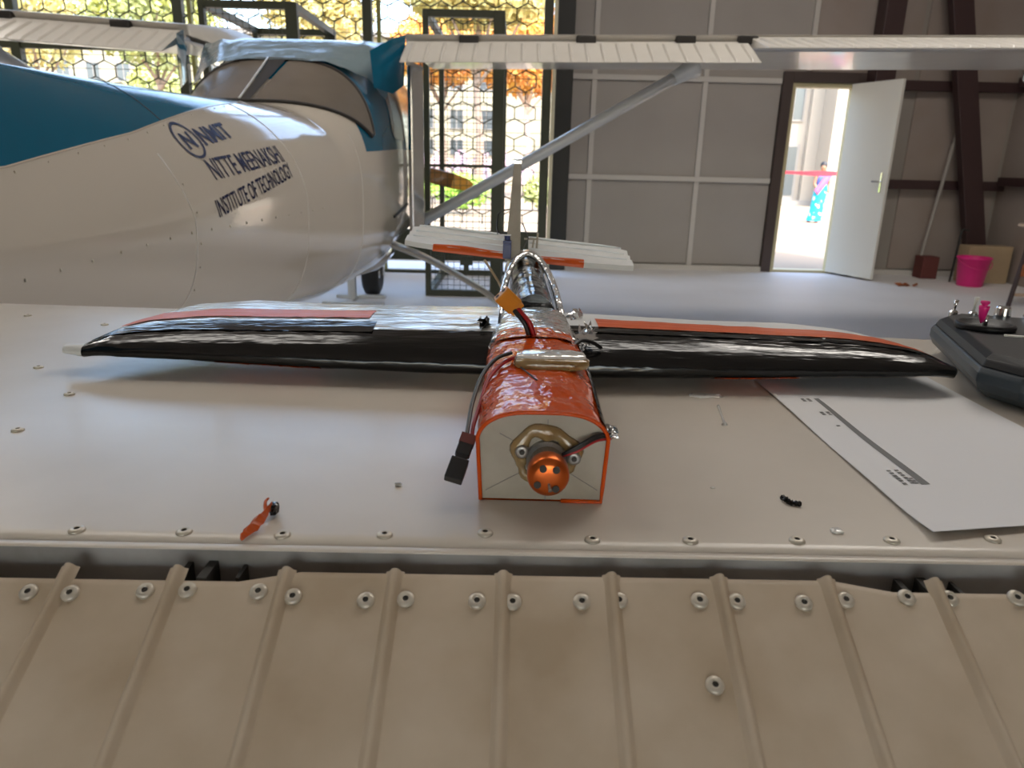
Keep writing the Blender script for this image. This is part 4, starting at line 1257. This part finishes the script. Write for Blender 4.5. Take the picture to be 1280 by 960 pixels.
for y in frange(.772, .985, 10):
    cx, w, z0, z1 = boom_par(y)
    rows2.append(arch(cx + .003 * (1 - (y - .77) / .2), y, w * .74, z0, z1 - .008, 22)[3:])
inner = obj('inner_cover', loft(rows2), 'dark_chrome', boom, smooth=True)
cx, w, z0, z1 = boom_par(.772)
ma = arch(cx + .003, .7715, w * .74, z0, z1 - .008, 22)
obj('cover_mouth', (ma, [tuple(range(len(ma)))]), 'black_film', boom)
# ---- tailplane, rolled a little, made of ribbed foam
TR = math.radians(-5.0)
def tp_(x, y, z):
    z += (y - .985) * .13
    return (x * math.cos(TR) - z * math.sin(TR) + .006, y, x * math.sin(TR) + z * math.cos(TR) + 1.129)
for side in (-1, 1):
    rows = []
    for x in (.0 if side < 0 else .012, .05, .10, .14, .158):
        tpf = max(0, (x - .12) / .038)
        y0, y1 = .985 + .012 * tpf, 1.095 - .02 * tpf
        prof = [(y0, -.004), (y0, .003), (lerp(y0, y1, .30), .0048), (lerp(y0, y1, .36), -.0005), (lerp(y0, y1, .60), .0048), (lerp(y0, y1, .66), -.0005), (y1, .0045), (y1, .000), (lerp(y0, y1, .5), -.004)]
        rows.append([tp_(side * x, y, z) for y, z in prof])
    tpn = obj('tailplane', loft(rows, True, True), 'foam_white', MA)
    for fr_ in (.30, .60, .93):
        rp_ = [tp_(side * x, lerp(.985, 1.095, fr_) - .012 * max(0, (x - .12) / .038) * (fr_ - .4), .0050) for x in frange(.014, .150, 12)]
        obj('rib', tube(rp_, .0017, 6), 'wing_strip', tpn, smooth=True)
    xa, xb = (.0, .118) if side < 0 else (.024, .088)
    rows = [[tp_(side * x, y, z) for y, z in ((.9835, -.0045), (.9835, .0030 - .001 * abs(math.sin(x * 90))), (.990, .0045 - .001 * math.sin(x * 60)))] for x in frange(xa, xb, 10)]
    obj('orange_edge', loft(rows), 'orange_tape', tpn, smooth=True)
# fin
rows = []
for z, y0, y1, t in ((1.125, .975, 1.10, .0105), (1.16, .985, 1.10, .009), (1.20, 1.0, 1.098, .0072), (1.24, 1.018, 1.09, .0056), (1.252, 1.025, 1.085, .005)):
    cx = lerp(-.0035, .0005, (z - 1.125) / .127)
    rows.append([(cx - t, y0, z), (cx + t, y0, z), (cx + t, y1, z), (cx - t, y1, z)])
fin = obj('tail_fin', loft(rows, True, True), 'foam_grey', MA, bevel=.001)
obj('fin_cap', box(-.005, .006, 1.022, 1.088, 1.250, 1.257), 'silver_film', fin)
sv = obj('servo', combine(box(-.0165, -.0055, .972, .992, 1.128, 1.152), box(-.0155, -.0065, .968, .972, 1.146, 1.149), lathe([(.004, 1.152), (.004, 1.158)], 12, (-.011, .98, 0))), 'servo_blue', MA, bevel=.0006)
obj('servo_horn', combine(box(-.026, -.006, .9785, .9815, 1.158, 1.1595)), 'foam_white', sv)
obj('push_rod', tube(smooth_path([(-.024, .98, 1.160), (-.026, 1.0, 1.172), (-.022, 1.02, 1.186), (-.006, 1.06, 1.188)], 5), .0009, 6), 'steel_black', MA)
obj('push_rod', tube(smooth_path([(-.024, .99, 1.186), (-.025, .99, 1.168), (-.021, .99, 1.160), (-.008, .99, 1.159)], 5), .0011, 6), 'steel_black', MA)
obj('control_horn', combine(box(.012, .032, 1.03, 1.033, 1.148, 1.1505), tube([(.030, 1.03, 1.135), (.031, 1.03, 1.158)], .0016, 6), tube([(.024, 1.03, 1.135), (.026, 1.03, 1.150)], .0014, 6)), 'foam_grey', MA)
obj('push_rod', tube([(.010, .99, 1.138), (.018, 1.03, 1.150), (.010, 1.06, 1.168)], .0008, 6), 'steel_black', MA)
obj('skid_stick', tube([(-.042, 1.0, 1.122), (-.022, .97, 1.098), (-.012, .93, 1.085)], .0018, 6), 'wood_light', MA)

# ================================================================== TRANSMITTER
TXR = root('radio_transmitter', 'black radio control transmitter with pink-tipped stick lying beside the paper', 'transmitter', (.432, .622, ZS), rotz=math.radians(-17.5))
def txpoly(inset):
    P = [(-.012, .005), (.014, -.025), (.17, -.025), (.198, .005), (.198, .20), (.172, .238), (.015, .238), (-.010, .207)]
    c = Vector((.093, .108))
    out = []
    for x, y in P:
        v = Vector((x, y)) - c
        out.append(tuple(c + v * (1 - inset / v.length)))
    return out
def zfall(x, y): return 0.0
lv = [(.022, .003), (.005, .013), (.0, .021), (.0, .029), (.003, .034)]
obj('body', loft([[(x, y, z) for x, y in txpoly(i_)] for i_, z in lv], True, True), 'tx_slate', TXR, local=True, bevel=.0015)
obj('top_case', loft([[(x, y, z) for x, y in txpoly(i_)] for i_, z in ((.004, .034), (.008, .041), (.017, .046))], True, True), 'tx_black', TXR, local=True, bevel=.0015)
obj('face_panel', prism_z([(.055, .0), (.135, .0), (.15, .07), (.13, .125), (.06, .125), (.04, .07)], .0455, .0472), 'tx_panel', TXR, local=True, bevel=.0005)
for gx_ in (.024, .160):
    gr = obj('gimbal_ring', lathe([(.0275, .045), (.0285, .050), (.0268, .0525), (.024, .0515), (.019, .048), (.011, .0475)], 36, (gx_, .139, 0)), 'tx_black', TXR, local=True, smooth=True)
    st = obj('stick', tube([(gx_, .139, .046), (gx_, .139, .060)], .0022, 10), 'chrome', TXR, local=True, smooth=True)
    obj('stick_cap', lathe([(.0010, .051), (.0035, .058), (.0048, .066), (.0052, .069), (.0046, .0695), (.003, .0685), (.0028, .0705), (.0046, .0725), (.0042, .0745), (.001, .075)], 14, (gx_ - .004, .139, 0)), 'pink_plastic' if gx_ < .1 else 'tx_black', st, smooth=True)
for sx, tall in ((.014, .014), (.034, .019), (.150, .014), (.172, .019)):
    sb = obj('switch_base', lathe([(.0048, .040), (.0048, .047), (.0032, .049)], 14, (sx, .224, 0)), 'chrome', TXR, local=True)
    obj('switch_lever', tube([(sx, .224, .047), (sx + .0005, .2237, .047 + tall * .5), (sx + .001, .2233, .047 + tall)], [.0012, .0018, .0026], 10), 'chrome' if tall < .016 else 'door_white', sb, smooth=True)
for kx in (.063, .092, .12):
    kb = obj('knob', lathe([(.0085, .040), (.0085, .048), (.0078, .056), (.0066, .0575)], 22, (kx, .222, 0)), 'chrome', TXR, local=True)
for tx_ in (.012, .125):
    obj('trim_slider', box(tx_ + .02, tx_ + .05, .100, .104, .0452, .0478), 'door_white', TXR, local=True, bevel=.0005)
obj('screen', box(.066, .126, .02, .058, .0468, .0482), 'glass_far', TXR, local=True)
obj('neck_loop', tube(smooth_path([(.085, .13, .046), (.088, .137, .057), (.102, .137, .057), (.106, .13, .046)], 5), .0012, 6), 'chrome', TXR, local=True)
for fx_ in (.03, .165):
    obj('foot', box(fx_ - .008, fx_ + .008, .05, .07, 0, .006), 'tx_black', TXR, local=True)
    obj('foot', box(fx_ - .008, fx_ + .008, .18, .20, 0, .006), 'tx_black', TXR, local=True)
obj('antenna', combine(tube([(.0975, .228, .025), (.0975, .245, .025)], .006, 12), tube([(.0975, .245, .025), (.03, .25, .025)], .0055, 12)), 'tx_black', TXR, local=True, smooth=True)

# ================================================================== PAPER, SCRAPS
PR = root('paper_sheet', 'white printed paper sheet lying under the right wing of the model aeroplane', 'paper', (.33, .53, ZS))
rows = []
pa, pb, pc_, pdd = Vector((.2405, .688)), Vector((.243, .3705)), Vector((.424, .408)), Vector((.4245, .71))
def paper_pt(u, v, off=0.0):
    """u across from the left edge, v from the far edge to the near edge"""
    p = pa.lerp(pdd, u).lerp(pb.lerp(pc_, u), v)
    z = .0012 + .004 * max(0, .10 - u) * 10 * max(0, v - .2) * 0 + .0035 * max(0, (v - .85) / .15) ** 2 * (1 - u) + .0012 * math.sin(u * 5 + 1) * math.sin(v * 6) ** 2
    return (p.x, p.y, stab_top(p.x, p.y) + z + off)
g1 = [[paper_pt(u, v) for u in frange(0, 1, 17)] for v in frange(0, 1, 25)]
g2 = [[paper_pt(u, v, -.0004) for u in frange(0, 1, 17)] for v in frange(0, 1, 25)]
sheet = obj('sheet', combine(loft(g1), loft(g2)), 'paper', PR, smooth=True, recalc=False)
def strip_on_paper(u0, v0, u1, v1, w0, w1, name='printed_bar'):
    rows = []
    for k in range(17):
        t = k / 16
        u, v, w = lerp(u0, u1, t), lerp(v0, v1, t), lerp(w0, w1, t)
        rows.append([paper_pt(u - w, v, .0002), paper_pt(u + w, v, .0002)])
    return obj(name, loft(rows), 'ink_grey', sheet)
strip_on_paper(.195, .215, .190, .80, .013, .018)
rp = random.Random(5)
def words(u, v0, v1, n, h=.0085):
    q = []
    dv = (v1 - v0) / n
    for k in range(n):
        L = dv * rp.uniform(.45, .85)
        a = v0 + dv * k
        i = len(q)
        q.append(([paper_pt(u - h, a, .0003), paper_pt(u + h, a, .0003), paper_pt(u + h, a + L, .0003), paper_pt(u - h, a + L, .0003)], [(0, 1, 2, 3)]))
    obj('printed_line', combine(*q), 'ink_grey', sheet, recalc=False)
words(.15, .215, .245, 3); words(.12, .215, .245, 2); words(.165, .33, .36, 3); words(.135, .33, .36, 2); words(.14, .43, .44, 1)
words(.145, .72, .80, 6); words(.112, .72, .80, 6); words(.16, .765, .80, 3)

# torn orange film scrap with a black end
SC = root('film_scrap', 'torn strip of orange film with a black end lying near the stabilizer edge', 'scrap', (-.140, .367, ZS))
rows = []
rnd = random.Random(11)
for k in range(13):
    t = k / 12
    c = Vector((lerp(-.1445, -.1375, t), lerp(.347, .378, t), ZS + .0015 + .004 * t))
    w = .0006 + .0028 * math.sin(PI * min(1, t * 1.15)) ** .8
    rows.append([tuple(c + Vector((-w, rnd.uniform(-.0005, .0005), rnd.uniform(0, .002)))), tuple(c + Vector((0, 0, .003 + rnd.uniform(0, .0015)))), tuple(c + Vector((w, rnd.uniform(-.0005, .0005), rnd.uniform(-.001, .001)))), tuple(c + Vector((0, .0004, -.0006)))])
obj('strip', loft(rows, True, True), 'scrap_orange', SC, smooth=False)
obj('curl', tube(smooth_path([(-.1400, .3745, ZS + .004), (-.1418, .379, ZS + .007), (-.1424, .3825, ZS + .008), (-.141, .3840, ZS + .009)], 4), [.0013, .0013, .0012, .0012, .0011, .001, .001, .001, .0009, .0008, .0008, .0006, .0004], 6), 'scrap_orange', SC)
obj('black_end', blob((-.1372, .3795, ZS + .0045), (.0024, .0042, .0034), 10, 6, rough=.0006), 'black_film', SC)
obj('black_scrap', tube(smooth_path([(.1735, .4185, ZS + .0012), (.1745, .414, ZS + .0018), (.176, .4105, ZS + .0014), (.1795, .409, ZS + .0016), (.1815, .4092, ZS + .0012)], 4), [.0008 + .0013 * abs(math.sin(k * 1.9)) for k in range(17)], 6), 'black_film', None,
    label='small curled black scrap lying right of the model nose', cat='scrap')
obj('grey_chip', blob((-.0715, .4235, ZS + .0012), (.0022, .0012, .0012), 8, 5, rough=.0004), 'motor_grey', None, label='tiny grey chip on the stabilizer left of the hanging plug', cat='chip')
obj('glue_drop', blob((.1905, .376, ZS + .0008), (.0036, .003, .0010), 14, 6, rough=.0003), 'glue_clear', None, smooth=True, label='clear dried glue drop near the stabilizer edge left of the paper', cat='glue drop')
obj('glue_drop', blob((.133, .432, ZS + .0004), (.0016, .0012, .0006), 12, 5), 'glue_clear', None, smooth=True, label='tiny clear glue drop left of the curled black scrap', cat='glue drop')
obj('tape_residue', blob((.178, .632, ZS + .0003), (.015, .007, .0005), 14, 4, rough=.0012), 'glue_clear', None, smooth=True, label='thin smear of clear tape residue between the model nose and the paper', cat='residue')
obj('glue_string', tube(smooth_path([(.182, .602, ZS + .0006), (.1785, .580, ZS + .0008), (.1755, .560, ZS + .0006), (.174, .553, ZS + .0010)], 4), [.0012, .0014, .0012, .0010, .0010, .0009, .0010, .0010, .0012, .0014, .0017, .0022, .0026], 6), 'glue_clear', None, smooth=True, label='thin clear string of dried glue beside the paper edge', cat='glue string')
